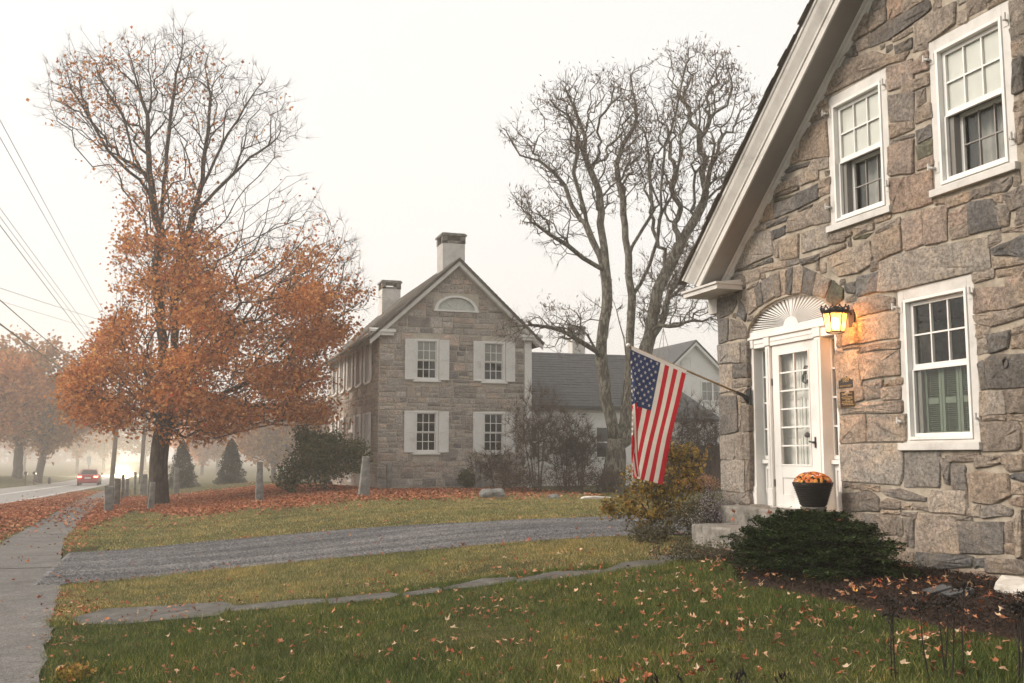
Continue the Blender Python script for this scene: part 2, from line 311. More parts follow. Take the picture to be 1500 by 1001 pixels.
LOCUST_LIMBS = [[(14.81,33.6,0.27),(14.96,33.6,1.08),(15.05,33.6,2.05),(14.9,33.6,2.65),(14.64,33.6,3.62),(14.57,33.6,4.59),(14.51,33.6,5.7),(14.7,33.6,6.77),(14.74,33.6,7.69),(14.67,33.6,8.31)],[(14.67,33.6,8.31),(14.36,33.43,8.34),(13.68,33.27,8.61),(13.05,33.1,8.98),(12.27,32.93,9.31),(11.7,32.77,9.6),(11.19,32.6,9.6),(11.31,32.43,9.83),(11.08,32.27,10.11),(10.58,32.1,10.45)],[(14.67,33.6,8.36),(14.53,33.71,8.82),(14.29,33.82,9.38),(14.04,33.93,10.1),(13.93,34.04,10.16),(13.6,34.15,10.75),(13.41,34.25,11.45),(13.02,34.36,11.96),(12.48,34.47,12.38),(11.77,34.58,12.55),(11.52,34.69,13.0),(11.29,34.8,13.52)],[(14.11,33.9,9.97),(13.75,33.71,11.07),(13.44,33.53,11.78),(13.53,33.34,12.44),(13.46,33.16,13.16),(13.03,32.97,13.69),(12.51,32.79,13.84),(12.24,32.6,14.02)],[(14.69,33.6,8.31),(14.68,33.68,9.18),(14.57,33.76,10.02),(14.66,33.84,10.45),(14.59,33.92,11.34),(14.31,34.0,12.06),(14.1,34.08,12.63),(14.17,34.16,13.38),(13.91,34.24,14.11),(13.56,34.32,14.99),(13.3,34.4,15.44)],[(15.05,33.6,2.05),(15.32,33.68,3.51),(15.56,33.77,5.0),(15.5,33.85,5.88),(15.26,33.93,6.89),(15.03,34.02,7.57),(14.96,34.1,7.98)],[(15.52,34.1,2.3),(15.78,34.15,3.79),(15.88,34.2,5.3),(15.97,34.25,6.5),(16.06,34.3,7.51),(15.96,34.35,8.23),(15.99,34.4,9.04)],[(15.99,34.4,9.04),(15.92,34.52,9.71),(15.9,34.64,10.68),(15.96,34.76,11.29),(15.83,34.88,11.98),(15.81,35.0,12.75),(16.16,35.12,13.58),(16.63,35.24,14.26),(16.87,35.36,14.79),(16.76,35.48,15.84),(16.74,35.6,16.58)],[(15.91,34.6,11.04),(16.14,34.84,11.46),(16.69,35.08,12.02),(17.13,35.32,12.5),(16.88,35.56,13.17),(17.12,35.8,14.04)],[(15.99,34.4,9.04),(16.11,34.33,9.4),(16.51,34.27,10.06),(16.97,34.2,10.87),(17.16,34.13,11.03),(16.91,34.07,11.49),(16.64,34.0,12.11),(16.67,33.93,12.83),(16.48,33.87,13.69),(16.12,33.8,14.08),(15.68,33.73,14.51),(15.21,33.67,14.8),(14.71,33.6,14.95)],[(16.11,34.4,7.53),(16.36,34.21,7.95),(16.68,34.03,8.71),(16.91,33.84,9.56),(16.92,33.66,10.33),(16.91,33.47,10.54),(17.22,33.29,11.11),(17.36,33.1,11.8),(17.42,32.91,12.61),(17.36,32.73,13.27),(17.67,32.54,13.97),(18.06,32.36,14.39),(18.59,32.17,15.19),(18.81,31.99,15.72),(18.63,31.8,16.15)],[(16.72,33.1,10.54),(16.77,33.23,11.35),(16.97,33.35,12.33),(17.1,33.48,13.18),(17.52,33.6,14.08),(17.84,33.73,15.12),(18.09,33.85,15.94),(18.32,33.98,16.61),(18.4,34.1,17.39)],[(17.1,32.6,11.65),(17.09,32.1,11.74),(17.26,31.6,11.87),(17.69,31.1,11.92),(18.16,30.6,11.9)],[(17.28,32.6,12.66),(17.8,32.24,13.24),(18.39,31.88,13.55),(18.96,31.52,13.57),(19.23,31.16,13.92),(19.63,30.8,14.04)],[(17.91,32.1,14.29),(18.63,32.27,14.55),(19.38,32.43,15.38),(19.9,32.6,15.95)],[(15.37,33.6,2.17),(15.75,33.52,3.76),(16.06,33.43,4.99),(16.3,33.35,5.91),(16.44,33.27,6.8),(16.55,33.18,7.57),(16.9,33.1,8.28),(17.26,33.02,8.99),(17.62,32.93,9.71),(18.01,32.85,10.33),(18.26,32.77,10.84),(18.79,32.68,11.38),(19.38,32.6,11.85)],[(18.28,32.8,10.85),(18.15,32.4,11.33),(18.2,32.0,12.07),(18.13,31.6,12.73)],[(16.35,33.8,5.41),(16.85,34.13,6.09),(17.42,34.46,6.72),(17.83,34.79,7.75),(18.42,35.11,8.34),(19.09,35.44,9.08),(20.04,35.77,9.91),(21.02,36.1,10.66)],[(17.68,34.6,7.48),(18.35,35.27,7.87),(19.28,35.93,8.52),(20.33,36.6,9.02)],[(14.5,33.6,5.25),(14.16,33.24,5.28),(13.42,32.89,5.56),(12.72,32.53,5.82),(11.97,32.17,5.94),(11.16,31.81,5.93),(10.37,31.46,5.79),(9.79,31.1,5.59)],[(14.7,33.6,6.42),(13.98,33.35,6.43),(13.39,33.1,6.18),(12.93,32.85,5.8),(12.55,32.6,5.21)],[(16.85,34.1,6.6),(17.04,33.27,6.7),(17.45,32.43,6.53),(18.12,31.6,6.12)],[(16.22,33.9,4.78),(16.57,34.07,5.64),(16.72,34.25,6.38),(16.76,34.42,6.97),(16.45,34.6,7.34)]]
MAPLE_LIMBS = [[(-0.4,41.9,-0.28),(-0.42,41.9,0.78),(-0.39,41.9,2.08),(-0.35,41.9,3.0)],[(-0.35,41.9,3.0),(-0.42,41.94,3.66),(-0.33,41.98,5.1),(-0.61,42.02,7.43),(-0.79,42.07,8.97),(-0.67,42.11,10.47),(-0.89,42.15,10.98),(-1.2,42.19,12.88),(-1.32,42.23,14.14),(-1.36,42.27,15.24),(-1.71,42.32,16.23),(-2.07,42.36,17.48),(-2.63,42.4,18.11)],[(-0.3,41.9,3.08),(-0.07,41.81,3.53),(0.01,41.72,5.52),(-0.11,41.63,7.59),(0.13,41.54,8.64),(0.35,41.45,10.29),(0.62,41.35,11.58),(0.82,41.26,12.48),(0.86,41.17,13.62),(0.97,41.08,14.85),(1.01,40.99,15.83),(0.74,40.9,17.03)],[(0.81,40.9,12.38),(1.45,40.52,13.65),(2.02,40.15,14.67),(2.51,39.77,15.58),(3.4,39.4,15.89)],[(0.61,40.9,11.41),(1.67,41.1,12.43),(2.6,41.3,13.57),(3.64,41.5,14.5),(4.61,41.7,15.09)],[(-0.67,42.3,10.51),(-0.65,42.48,12.59),(-0.55,42.67,14.34),(-0.45,42.85,15.87),(-0.34,43.03,17.34),(-0.14,43.22,18.49),(-0.16,43.4,19.37)],[(-0.57,42.9,14.84),(-0.19,43.23,16.09),(0.27,43.57,16.96),(0.8,43.9,18.04)],[(-0.99,42.4,11.98),(-1.54,42.23,12.53),(-1.95,42.07,12.78),(-2.72,41.9,13.49),(-3.35,41.73,14.52),(-4.12,41.57,15.69),(-4.52,41.4,16.81)],[(-2.91,41.9,13.74),(-3.76,42.4,14.36),(-4.71,42.9,14.67)],[(-3.36,41.9,14.57),(-4.07,41.4,14.91),(-4.82,40.9,15.06)],[(-1.11,42.4,12.53),(-1.86,42.9,13.69),(-2.34,43.4,15.5),(-3.2,43.9,16.88),(-3.98,44.4,17.84)],[(-0.22,41.9,2.95),(0.33,41.32,2.86),(0.94,40.73,2.87),(1.46,40.15,3.14),(2.36,39.57,3.46),(3.55,38.98,3.58),(4.74,38.4,3.19)],[(-0.18,41.9,3.08),(0.22,41.61,3.18),(1.11,41.33,3.58),(1.99,41.04,4.13),(3.62,40.76,4.92),(4.88,40.47,6.09),(5.99,40.19,6.99),(6.96,39.9,7.73)],[(-0.06,41.9,3.4),(0.55,42.32,4.96),(1.46,42.73,6.21),(2.92,43.15,6.73),(4.01,43.57,7.54),(5.49,43.98,8.73),(6.86,44.4,10.93)],[(0.02,41.9,5.27),(0.62,42.9,6.2),(2.01,43.9,8.42),(3.99,44.9,9.75),(5.67,45.9,11.59)],[(0.13,41.4,8.61),(1.3,41.07,9.11),(3.12,40.73,10.33),(4.55,40.4,11.02)],[(-0.41,41.9,3.29),(-0.85,41.4,3.37),(-1.4,40.9,3.42),(-2.02,40.4,3.41),(-2.85,39.9,4.07),(-3.66,39.4,4.79)],[(-0.42,41.9,3.66),(-1.31,42.9,5.45),(-2.3,43.9,6.2),(-3.35,44.9,6.55)],[(-0.92,40.9,3.4),(-1.75,40.4,3.69),(-2.28,39.9,4.08),(-2.89,39.4,3.74),(-3.36,38.9,3.46)],[(-0.21,41.9,3.4),(0.43,43.02,4.0),(1.52,44.15,4.23),(2.98,45.27,3.88),(4.23,46.4,3.66)],[(-0.36,41.9,3.4),(-0.87,43.4,4.14),(-1.71,44.9,4.63),(-2.56,46.4,4.42)],[(-0.26,41.9,3.27),(-0.07,40.77,3.61),(0.06,39.65,3.93),(0.38,38.52,4.0),(1.06,37.4,3.7)],[(-0.31,41.9,3.27),(-0.61,40.4,3.71),(-1.12,38.9,3.87),(-1.4,37.4,3.42)]]
MAPLE_CROWN = [(-5.31,16.1),(-4.57,17.8),(-2.53,18.29),(-1.3,18.46),(0.2,18.75),(1.47,17.8),(3.0,17.09),(4.4,16.24),(5.12,14.69),(4.61,13.15),(6.26,11.76),(7.37,10.11),(8.08,7.8),(7.57,6.59),(6.53,5.25),(6.82,3.66),(6.18,2.61),(4.34,2.82),(2.51,2.29),(1.33,2.08),(-0.39,2.45),(-2.24,2.45),(-3.85,3.13),(-4.05,4.46),(-3.44,5.52),(-2.41,6.32),(-1.99,7.67),(-1.98,9.84),(-2.38,11.76),(-3.84,13.99),(-5.09,14.55)]
MAPLE_LEAVES = [(-2.11,12.87),(-0.57,13.85),(0.95,13.01),(1.44,10.66),(3.6,10.25),(6.29,10.66),(7.95,7.94),(7.57,6.59),(6.53,5.25),(6.82,3.66),(6.19,2.48),(4.34,2.74),(2.51,2.14),(1.34,1.87),(-0.39,2.35),(-2.23,2.35),(-3.98,3.08),(-4.18,4.46),(-3.57,5.52),(-2.41,6.32),(-2.07,7.67),(-2.2,10.66)]
LOCUST_CROWN = [(-4.0,13.54),(-2.24,15.1),(-1.48,15.62),(0.29,15.88),(1.05,15.88),(2.84,16.88),(4.35,16.54),(5.57,14.58),(4.74,11.74),(3.95,9.96),(4.12,6.2),(2.14,5.71),(-1.78,5.21),(-4.11,5.95),(-3.62,6.45),(-1.03,7.19),(-2.51,9.2),(-3.62,11.1),(-2.25,11.48)]
# ================================================================ ground
def smooth(a, b, x):
    t = np.clip((np.asarray(x, float)-a)/(b-a), 0, 1); return t*t*(3-2*t)
def gz(X, Y):
    X = np.asarray(X, float); Y = np.asarray(Y, float)
    b = np.interp(Y, [-20, 5, 20, 40, 60, 90, 130, 200, 400], [0, 0, -.12, -.3, -.55, -.9, -1.4, -1.9, -1.9])
    r = np.interp(Y, [0, 11, 38, 70, 120], [.4, .45, .63, .6, 0])*smooth(-1.5, 6.5, X)
    bank = .75*smooth(-12.6, -15.5, X)*smooth(40, 80, Y)*(1-smooth(130, 190, Y))
    return b+r+bank
def z(X, Y): return float(gz(X, Y))
def walk_r(Y): return np.interp(Y, [-10, 7, 11.5, 15, 20, 24, 50, 97, 130], [-.1, -.72, -1.09, -1.32, -1.77, -2.08, -2.84, -3.4, -3.8])
def walk_l(Y): return walk_r(Y)-np.interp(Y, [0, 20, 50, 100], [1.35, 1.15, 1.1, 1.1])
def road_r(Y): return np.interp(Y, [-40, 45, 97, 150, 260], [-6.7, -6.31, -5.45, -5.6, -7.5])
def road_l(Y): return road_r(Y)-6.5
YAW = R(18.328)
def in_view(X, Y, m=1.04, near=5.8):
    X = np.asarray(X); Y = np.asarray(Y); d = X*math.sin(YAW)+Y*math.cos(YAW); l = X*math.cos(YAW)-Y*math.sin(YAW)
    return (d > near) & (np.abs(l) < d*.5*m+.3)

xs = np.concatenate([np.linspace(-430, -40, 14), np.linspace(-36, -16, 11), np.arange(-15, 18, .5), np.linspace(18.5, 40, 12), np.linspace(50, 470, 11)])
ys = np.concatenate([np.linspace(-40, -6, 6), np.arange(-5, 66, .5), np.linspace(67, 140, 50), np.linspace(145, 760, 26)])
gx, gy = np.meshgrid(xs, ys)
bumps = .012*np.sin(gx*2.3+gy*.7)*np.sin(gy*1.7-gx*.9)*(gx > -4.5)*(gy < 60)*(gy > 4)
on_hard = (gx < walk_r(gy)+.3)
gv = np.stack([gx, gy, gz(gx, gy)+np.where(on_hard, 0, bumps)], -1).reshape(-1, 3)
nx, ny = len(xs), len(ys); ii = (np.arange(ny-1)[:, None]*nx+np.arange(nx-1)[None]).ravel()
gf = np.stack([ii, ii+1, ii+nx+1, ii+nx], 1)
tag(finish('ground', npmesh('ground', gv, gf, 4, True), M['lawn']), kind='structure')

def sheet(name, ledge, redge, ys, lift, m, parent=None, nx=6, rag=0):
    """a strip between two edges X = f(Y), laid on the ground with short skirts"""
    V = []; ys = np.asarray(ys); L = np.array([ledge(y) for y in ys]); Rr = np.array([redge(y) for y in ys])
    if rag: L = L+rng.normal(0, rag, len(ys)); Rr = Rr+rng.normal(0, rag, len(ys))
    for i, y in enumerate(ys):
        X = np.linspace(L[i], Rr[i], nx+1); Z = gz(X, y)+lift; X = np.concatenate([[X[0]-.003], X, [X[-1]+.003]]); Z = np.concatenate([[Z[0]-lift-.03], Z, [Z[-1]-lift-.03]])
        for x, zz in zip(X, Z): V.append((x, y, zz))
    n = nx+3; F = [(i*n+j, i*n+j+1, (i+1)*n+j+1, (i+1)*n+j) for i in range(len(ys)-1) for j in range(nx+2)]
    return finish(name, npmesh(name, V, F, 4, False), m, parent)
yroad = np.concatenate([np.arange(-30, 140, 1.0), np.arange(140, 262, 4)])
road = tag(sheet('road', road_l, road_r, yroad, .02, M['road'], nx=14), kind='structure')
sheet('edge_line', lambda y: road_r(y)-.42, lambda y: road_r(y)-.28, yroad, .028, M['line'], road, 2)
sheet('centre_line', lambda y: (road_r(y)+road_l(y))/2-.14, lambda y: (road_r(y)+road_l(y))/2+.14, yroad, .029, M['line'], road, 2)
# pavement: asphalt panels parted by cracks
walk = thing('sidewalk', None, None); tag(walk, kind='structure')
joints = [-6, -2, 2, 5.2, 8.1, 10.9, 13.4, 15.2, 17.3, 19.6, 22.4, 25.1, 28.2, 31.5, 35, 39, 43.5, 48, 54, 60, 67, 75, 84, 95, 108]
for a, b in zip(joints[:-1], joints[1:]):
    sheet('paving_slab', walk_l, walk_r, np.linspace(a+.007, b-.007, max(4, int((b-a)/.3))), .018+rng.uniform(-.006, .002), M['asphalt'], walk, 5, .02)
DN = np.array(DRIVE_NEAR); DF = np.array(DRIVE_FAR)
def dr_n(X): return np.interp(X, np.append(DN[:, 0], 18), np.append(DN[:, 1], 14.9))
def dr_f(X): return np.interp(X, np.append(DF[:, 0], 18), np.append(DF[:, 1], 18.0))
def sheet_x(name, xs, lo, hi, lift, m, parent=None, ny=8, rag=0):
    V = []
    for x in xs:
        a, b = lo(x), hi(x)
        if rag: a += rng.normal(0, rag); b += rng.normal(0, rag)
        Y = np.linspace(a, b, ny+1); Z = gz(x, Y)+lift; Y = np.concatenate([[Y[0]-.003], Y, [Y[-1]+.003]]); Z = np.concatenate([[Z[0]-lift-.03], Z, [Z[-1]-lift-.03]])
        V += [(x, q, zz) for q, zz in zip(Y, Z)]
    n = ny+3; F = [(i*n+j, (i+1)*n+j, (i+1)*n+j+1, i*n+j+1) for i in range(len(xs)-1) for j in range(ny+2)]
    return finish(name, npmesh(name, V, F, 4, False), m, parent)
tag(sheet_x('driveway', np.arange(-1.66, 18, .22), dr_n, dr_f, .013, M['gravel'], rag=.05), kind='structure')
tag(sheet_x('driveway_apron', np.arange(-6.9, -2.2, .3), lambda x: 14.6, lambda x: 21.2, .009, M['asphalt']), kind='structure')
# loose gravel kicked over the driveway
def tri_scatter(P, size, flatz=.5):
    """small random solid flakes: one tetrahedron each"""
    n = len(P); base = np.array([(1, 0, -.4), (-.5, .87, -.4), (-.5, -.87, -.4), (0, 0, .7)])
    a = rng.uniform(0, 6.28, n); c, s_ = np.cos(a), np.sin(a)
    V = base[None]*rng.uniform(.6, 1.3, (n, 4, 1))*np.asarray(size).reshape(-1, 1, 1)
    x = V[..., 0]*c[:, None]-V[..., 1]*s_[:, None]; y = V[..., 0]*s_[:, None]+V[..., 1]*c[:, None]
    V = np.stack([x, y, V[..., 2]*flatz], -1)+P[:, None]
    F = (np.arange(n)[:, None, None]*4+np.array([(0, 1, 3), (1, 2, 3), (2, 0, 3)])[None]).reshape(-1, 3)
    return V.reshape(-1, 3), F
X = rng.uniform(-1.6, 9, 60000); Y = dr_n(X)+(dr_f(X)-dr_n(X))*rng.uniform(-.02, 1.02, len(X)); k = in_view(X, Y); X, Y = X[k], Y[k]
V, F = tri_scatter(np.stack([X, Y, gz(X, Y)+.018], -1), rng.uniform(.008, .022, len(X)))
tag(finish('gravel', npmesh('gravel', V, F, 3), M['gravel']), kind='stuff')

FLAGSTONES_SET = []
for s in FLAGSTONES:
    c = np.mean(s, 0); FLAGSTONES_SET.append([tuple(c+(np.array(q)-c)*[1.10, 1.0 if len(FLAGSTONES_SET) == 0 else .72]) for q in s])
FLAGSTONES = FLAGSTONES_SET
path = thing('garden_path', None, None); tag(path, kind='structure')
for poly in FLAGSTONES_SET:
    c = np.mean(poly, 0); pts = []
    for i in range(len(poly)):
        a = np.array(poly[i]); b = np.array(poly[(i+1) % len(poly)])
        for q in (0, .5): pts.append(a+(b-a)*q+rng.normal(0, .012, 2))
    n_ = len(pts); top = [(p[0], p[1], z(*p)+.012+rng.normal(0, .002)) for p in pts]; cc = (c[0], c[1], z(*c)+.016)
    mb = MB().add([(p[0], p[1], p[2]-.1) for p in top]+top+[cc], [(i, (i+1) % n_, n_+(i+1) % n_, n_+i) for i in range(n_)]+[(n_+i, n_+(i+1) % n_, 2*n_) for i in range(n_)])
    mb.build('flagstone', M['flag_stone'], path)
# bed of bark mulch along the house wall
ME = np.array(MULCH_EDGE); ME = ME[np.argsort(ME[:, 1])]
def mulch_x(Y): return np.interp(Y, np.concatenate([[2, 4.5], ME[:, 1], [12.2]]), np.concatenate([[4.2, 4.7], ME[:, 0], [6.2]]))
V = []; YS = np.arange(2, 11.9, .12)
for y in YS:
    a = mulch_x(y)+rng.normal(0, .03); X = np.linspace(a, 7.36, 15); t = (X-a)/(7.36-a)
    Zz = gz(X, y)+.05*np.minimum(1, t*6)+.03*rng.random(15)*(t > 0); Zz[0] -= .04
    V += list(zip(X, [y]*15, Zz))
F = [(i*15+j, i*15+j+1, (i+1)*15+j+1, (i+1)*15+j) for i in range(len(YS)-1) for j in range(14)]
tag(finish('mulch_bed', npmesh('mulch_bed', V, F, 4, False), M['mulch']), kind='structure')
n = 26000; Y = rng.uniform(3.5, 10.5, n); X = mulch_x(Y)-.06+(7.3-mulch_x(Y)+.06)*rng.random(n); k = in_view(X, Y); X, Y = X[k], Y[k]
def leaf_quads(P, size, tilt=.35, fold=.25, aspect=.75, up=None):
    """bent four-corner leaves; P (n,3)"""
    n = len(P); size = np.broadcast_to(np.asarray(size, float), (n,))
    a = rng.uniform(0, 2*np.pi, n); nrm = rng.normal(0, tilt, (n, 3)); nrm[:, 2] += 1
    if up is not None: nrm = up+rng.normal(0, tilt, (n, 3))
    nrm /= np.linalg.norm(nrm, axis=1, keepdims=True)+1e-9
    ref = np.stack([np.cos(a), np.sin(a), .3*np.sin(3*a)], -1); u = np.cross(nrm, ref); u /= np.linalg.norm(u, axis=1, keepdims=True)+1e-9; v = np.cross(nrm, u)
    s = size[:, None]*.5; w_ = s*aspect*rng.uniform(.75, 1.15, (n, 1)); lift = nrm*s*fold*rng.uniform(-.4, 1.6, (n, 1))
    V = np.stack([P-u*s, P+v*w_+lift, P+u*s, P-v*w_+lift], 1)
    F = (np.arange(n)[:, None, None]*4+np.array([(0, 1, 2), (0, 2, 3)])[None]).reshape(-1, 3)
    return V.reshape(-1, 3), F
V, F = leaf_quads(np.stack([X, Y, gz(X, Y)+.07+rng.uniform(0, .02, len(X))], -1), rng.uniform(.015, .05, len(X)), .6, .3, .3)
tag(finish('bark_chips', npmesh('bark_chips', V, F, 3), M['mulch']), kind='stuff')

# ---------------------------------------------------------------- grass
PATHX = np.array([p for s in FLAGSTONES for p in s])
def in_poly(X, Y, poly):
    X = np.asarray(X); Y = np.asarray(Y); c = np.zeros(X.shape, bool); n = len(poly)
    for i in range(n):
        x0, y0 = poly[i]; x1, y1 = poly[(i+1) % n]
        if y0 == y1: continue
        k = ((y0 > Y) != (y1 > Y)) & (X < (x1-x0)*(Y-y0)/(y1-y0)+x0); c ^= k
    return c
STEP_BOX = (6.38, 7.4, 9.7, 12.45)
def bare(X, Y):
    """places where no grass grows"""
    k = (X < walk_r(Y)-.02+.03*np.sin(Y*7+2*np.sin(Y*3))) & (X > walk_l(Y)+.02)
    k |= (X > -1.8) & (Y > dr_n(X)-.03) & (Y < dr_f(X)+.03)
    k |= (X > mulch_x(Y)) & (Y < 11.6)
    k |= (X < -1.2) & (X > -6.9) & (Y > 14.5) & (Y < 21.3)
    k |= (X > STEP_BOX[0]) & (X < STEP_BOX[1]) & (Y > STEP_BOX[2]) & (Y < STEP_BOX[3])
    k |= (X > 7.2) & (Y < 12.9)
    k |= (X > 7.1) & (Y > 37.6)
    for s in FLAGSTONES:
        c = np.mean(s, 0); k |= in_poly(X, Y, [tuple(c+(np.array(q)-c)*[.97, .86]) for q in s])
    return k
def patch(X, Y, f=1.0): return .5+.25*np.sin(X*1.9*f+1.3*np.sin(Y*1.1*f))+.25*np.sin(Y*2.7*f+1.7*np.sin(X*.8*f+2))
def blades(name, x0, x1, y0, y1, dens, h, wd, mats, cond=None):
    n = int((x1-x0)*(y1-y0)*dens); X = rng.uniform(x0, x1, n); Y = rng.uniform(y0, y1, n)
    k = in_view(X, Y) & ~bare(X, Y)
    if cond is not None: k &= cond(X, Y)
    k &= rng.random(n) < .40+.45*patch(X, Y)+.35*patch(X*5, Y*5)
    X, Y = X[k], Y[k]; n = len(X)
    hh = h*rng.uniform(.5, 1.25, n)*(.7+.6*patch(X, Y, .8)); a = rng.uniform(0, 6.283, n); ln = hh*rng.uniform(.1, 1.0, n); b = rng.uniform(0, 6.283, n)
    P = np.stack([X, Y, gz(X, Y)-.01], -1); dx = np.stack([np.cos(a), np.sin(a), 0*a], -1)*(wd*rng.uniform(.6, 1.3, n)[:, None])
    tip = P+np.stack([np.cos(b)*ln, np.sin(b)*ln, hh], -1)
    V = np.stack([P-dx, P+dx, tip], 1).reshape(-1, 3)
    return tag(finish(name, npmesh(name, V, np.arange(len(V)).reshape(-1, 3), 3), mats), kind='stuff')
def path_y(X): return np.interp(X, [-.9, 0, 1.4, 2.9, 4.0, 5.6, 7], [11.3, 11.3, 11.25, 11.2, 11.2, 10.9, 10.8])
blades('grass', -1.2, 6.8, 4.2, 11.6, 5600, .058, .0030, M['grass'], lambda X, Y: Y < path_y(X)+.02)
blades('grass', -1.6, 7.2, 11.0, 16.6, 4200, .05, .004, M['grass_dry'], lambda X, Y: Y > path_y(X))
blades('grass', -1.4, 7, 4.2, 13, 500, .06, .003, M['grass_dry'], lambda X, Y: (Y < path_y(X)+.02) & (patch(X, Y, .6) > .45))
blades('grass', -2.6, 12.5, 16, 38, 1100, .05, .0085, M['grass_dry'])
blades('grass', -6.2, -2.6, 22, 75, 300, .06, .012, M['grass_dry'], lambda X, Y: X > road_r(Y)+.1)

# ---------------------------------------------------------------- fallen leaves
LE = np.array(LITTER_EDGE); LE = LE[np.argsort(LE[:, 0])]
def litter(X, Y):
    ye = np.interp(X, LE[:, 0], LE[:, 1])
    d = np.hypot((X+.4)*.85, Y-42)
    k = 230*np.exp(-(d/12.5)**4)*smooth(-1.3, 1.2, Y-ye+.9*np.sin(X*2.1)+.5*np.sin(X*5.3+Y))
    st = smooth(-2.3, -.9, X-walk_l(Y))*(1-smooth(-.05, .1, X-walk_l(Y)))*smooth(19, 23, Y)*(1-smooth(55, 80, Y))*150*(.35+.65*patch(X, Y))
    ed = smooth(-.03, .05, X-walk_r(Y))*(1-smooth(.12, .6+.3*np.sin(Y*2.7), X-walk_r(Y)))*(1-smooth(30, 34, Y))*75*(.2+patch(X*3, Y, 1.3))
    dn = np.exp(-((Y-dr_f(X)-.1)/.14)**2)*28+np.exp(-((Y-dr_n(X)+.1)/.12)**2)*22
    dn *= (X > -1.7)*(X < 9)
    onw = (X < walk_r(Y)) & (X > walk_l(Y))
    base = 2.2*patch(X, Y)+dn+5*smooth(-2, 9, 12-np.hypot(X-.4, Y-34))
    tot = np.maximum(np.maximum(k, st), ed)+base
    tot = np.where(onw, .10*k+2.5+8*smooth(.25, 0, walk_r(Y)-X)*patch(X, Y*2), tot)
    tot = np.where((Y > dr_n(X)) & (Y < dr_f(X)) & (X > -1.7), .8, tot)
    tot = np.where((X < road_r(Y)), 1.2*np.exp(-((Y-45)/20)**2)+.3, tot)
    tot = np.where((X > 7.2) & (Y > 37.6), 0, tot); return np.where((X < road_r(Y)-1.5), .2, tot)
n = 1100000; X = rng.uniform(-9, 13, n); Y = rng.uniform(11.5, 75, n); D = n/(22*63.5)
k = (rng.random(n) < litter(X, Y)/D) & in_view(X, Y) & ~((X > 7.25) & (Y < 12.9)); X, Y = X[k], Y[k]
P = np.stack([X, Y, gz(X, Y)+.03+.05*rng.random(len(X))*np.clip(litter(X, Y)/150, 0, 1)], -1)
def lobed(P, size, m, name, tilt=.3):
    """five-lobed curled leaves for the lawn at the viewer's feet"""
    n = len(P); ang = np.linspace(0, 2*np.pi, 11)[:-1]; rad = np.where(np.arange(10) % 2 == 0, 1, .5)
    rad = np.array([1.1, .52, .92, .5, .62, .3, .62, .5, .92, .52])
    ox = np.cos(ang)*rad; oy = np.sin(ang)*rad*.88
    r2 = rad**2
    c1 = rng.normal(.1, .5, (n, 1)); c2 = rng.normal(0.3, .45, (n, 1)); sx = rng.uniform(.4, 1.0, (n, 1))
    L = np.stack([np.broadcast_to(ox, (n, 10)), oy[None]*sx, c1*ox[None]**2+c2*oy[None]**2+rng.normal(0, .06, (n, 10))], -1)
    L = np.concatenate([np.zeros((n, 1, 3)), L], 1)*np.asarray(size).reshape(-1, 1, 1)*.5
    a = rng.uniform(0, 6.283, n); tx = rng.normal(0, tilt, n); ty = rng.normal(0, tilt, n)
    out = np.empty_like(L)
    y1 = L[..., 1]*np.cos(tx)[:, None]-L[..., 2]*np.sin(tx)[:, None]; z1 = L[..., 1]*np.sin(tx)[:, None]+L[..., 2]*np.cos(tx)[:, None]
    x1 = L[..., 0]*np.cos(ty)[:, None]+z1*np.sin(ty)[:, None]; z1 = -L[..., 0]*np.sin(ty)[:, None]+z1*np.cos(ty)[:, None]
    out[..., 0] = x1*np.cos(a)[:, None]-y1*np.sin(a)[:, None]; out[..., 1] = x1*np.sin(a)[:, None]+y1*np.cos(a)[:, None]; out[..., 2] = z1
    V = (out+P[:, None]).reshape(-1, 3); tri = np.array([(0, 1+i, 1+(i+1) % 10) for i in range(10)])
    F = (np.arange(n)[:, None, None]*11+tri[None]).reshape(-1, 3)
    return tag(finish(name, npmesh(name, V, F, 3), m), kind='stuff')
nearl = (P[:, 1] < 26)
V, F = leaf_quads(P[~nearl], rng.uniform(.06, .125, (~nearl).sum()), .42, .45, .85)
tag(finish('fallen_leaves', npmesh('fallen_leaves', V, F, 3), M['leaf_litter']), kind='stuff')
lobed(P[nearl], rng.uniform(.06, .115, nearl.sum()), M['leaf_litter'], 'fallen_leaves', .35)
n = 120000; X = rng.uniform(-1.6, 7.2, n); Y = rng.uniform(4.3, 12.5, n); D = n/(8.8*8.2)
den = (22+56*smooth(.5, 5, X)*smooth(12, 7, Y))*(.15+1.3*patch(X, Y, 1.7)**2)
dc = np.random.default_rng(3)
for _ in range(46):
    cx_, cy_, cr_ = dc.uniform(-.4, 6.6), dc.uniform(5.2, 11), dc.uniform(.06, .22); den += dc.uniform(25, 90)*np.exp(-((X-cx_)**2+((Y-cy_)*1.3)**2)/cr_**2)
den += 16*np.exp(-((Y-path_y(X)-.35)/.25)**2)*patch(X*2, Y)
den += 85*np.exp(-((X-walk_r(Y)-.14)/.17)**2)*smooth(14.5, 11, Y)*patch(X, Y*2, 1.4)
den += 26*np.exp(-(((X-5.9)/.7)**2+((Y-11.5)/.55)**2))
den += np.where(X > mulch_x(Y), -3, 0)+14*np.exp(-((X-mulch_x(Y))/.22)**2)
den = np.where((X < walk_r(Y)), 2.5+25*smooth(.22, 0, walk_r(Y)-X), den)
k = (rng.random(n) < den/D) & in_view(X, Y) & ~((X > STEP_BOX[0]-.02) & (Y > STEP_BOX[2]) & (Y < STEP_BOX[3])); X, Y = X[k], Y[k]
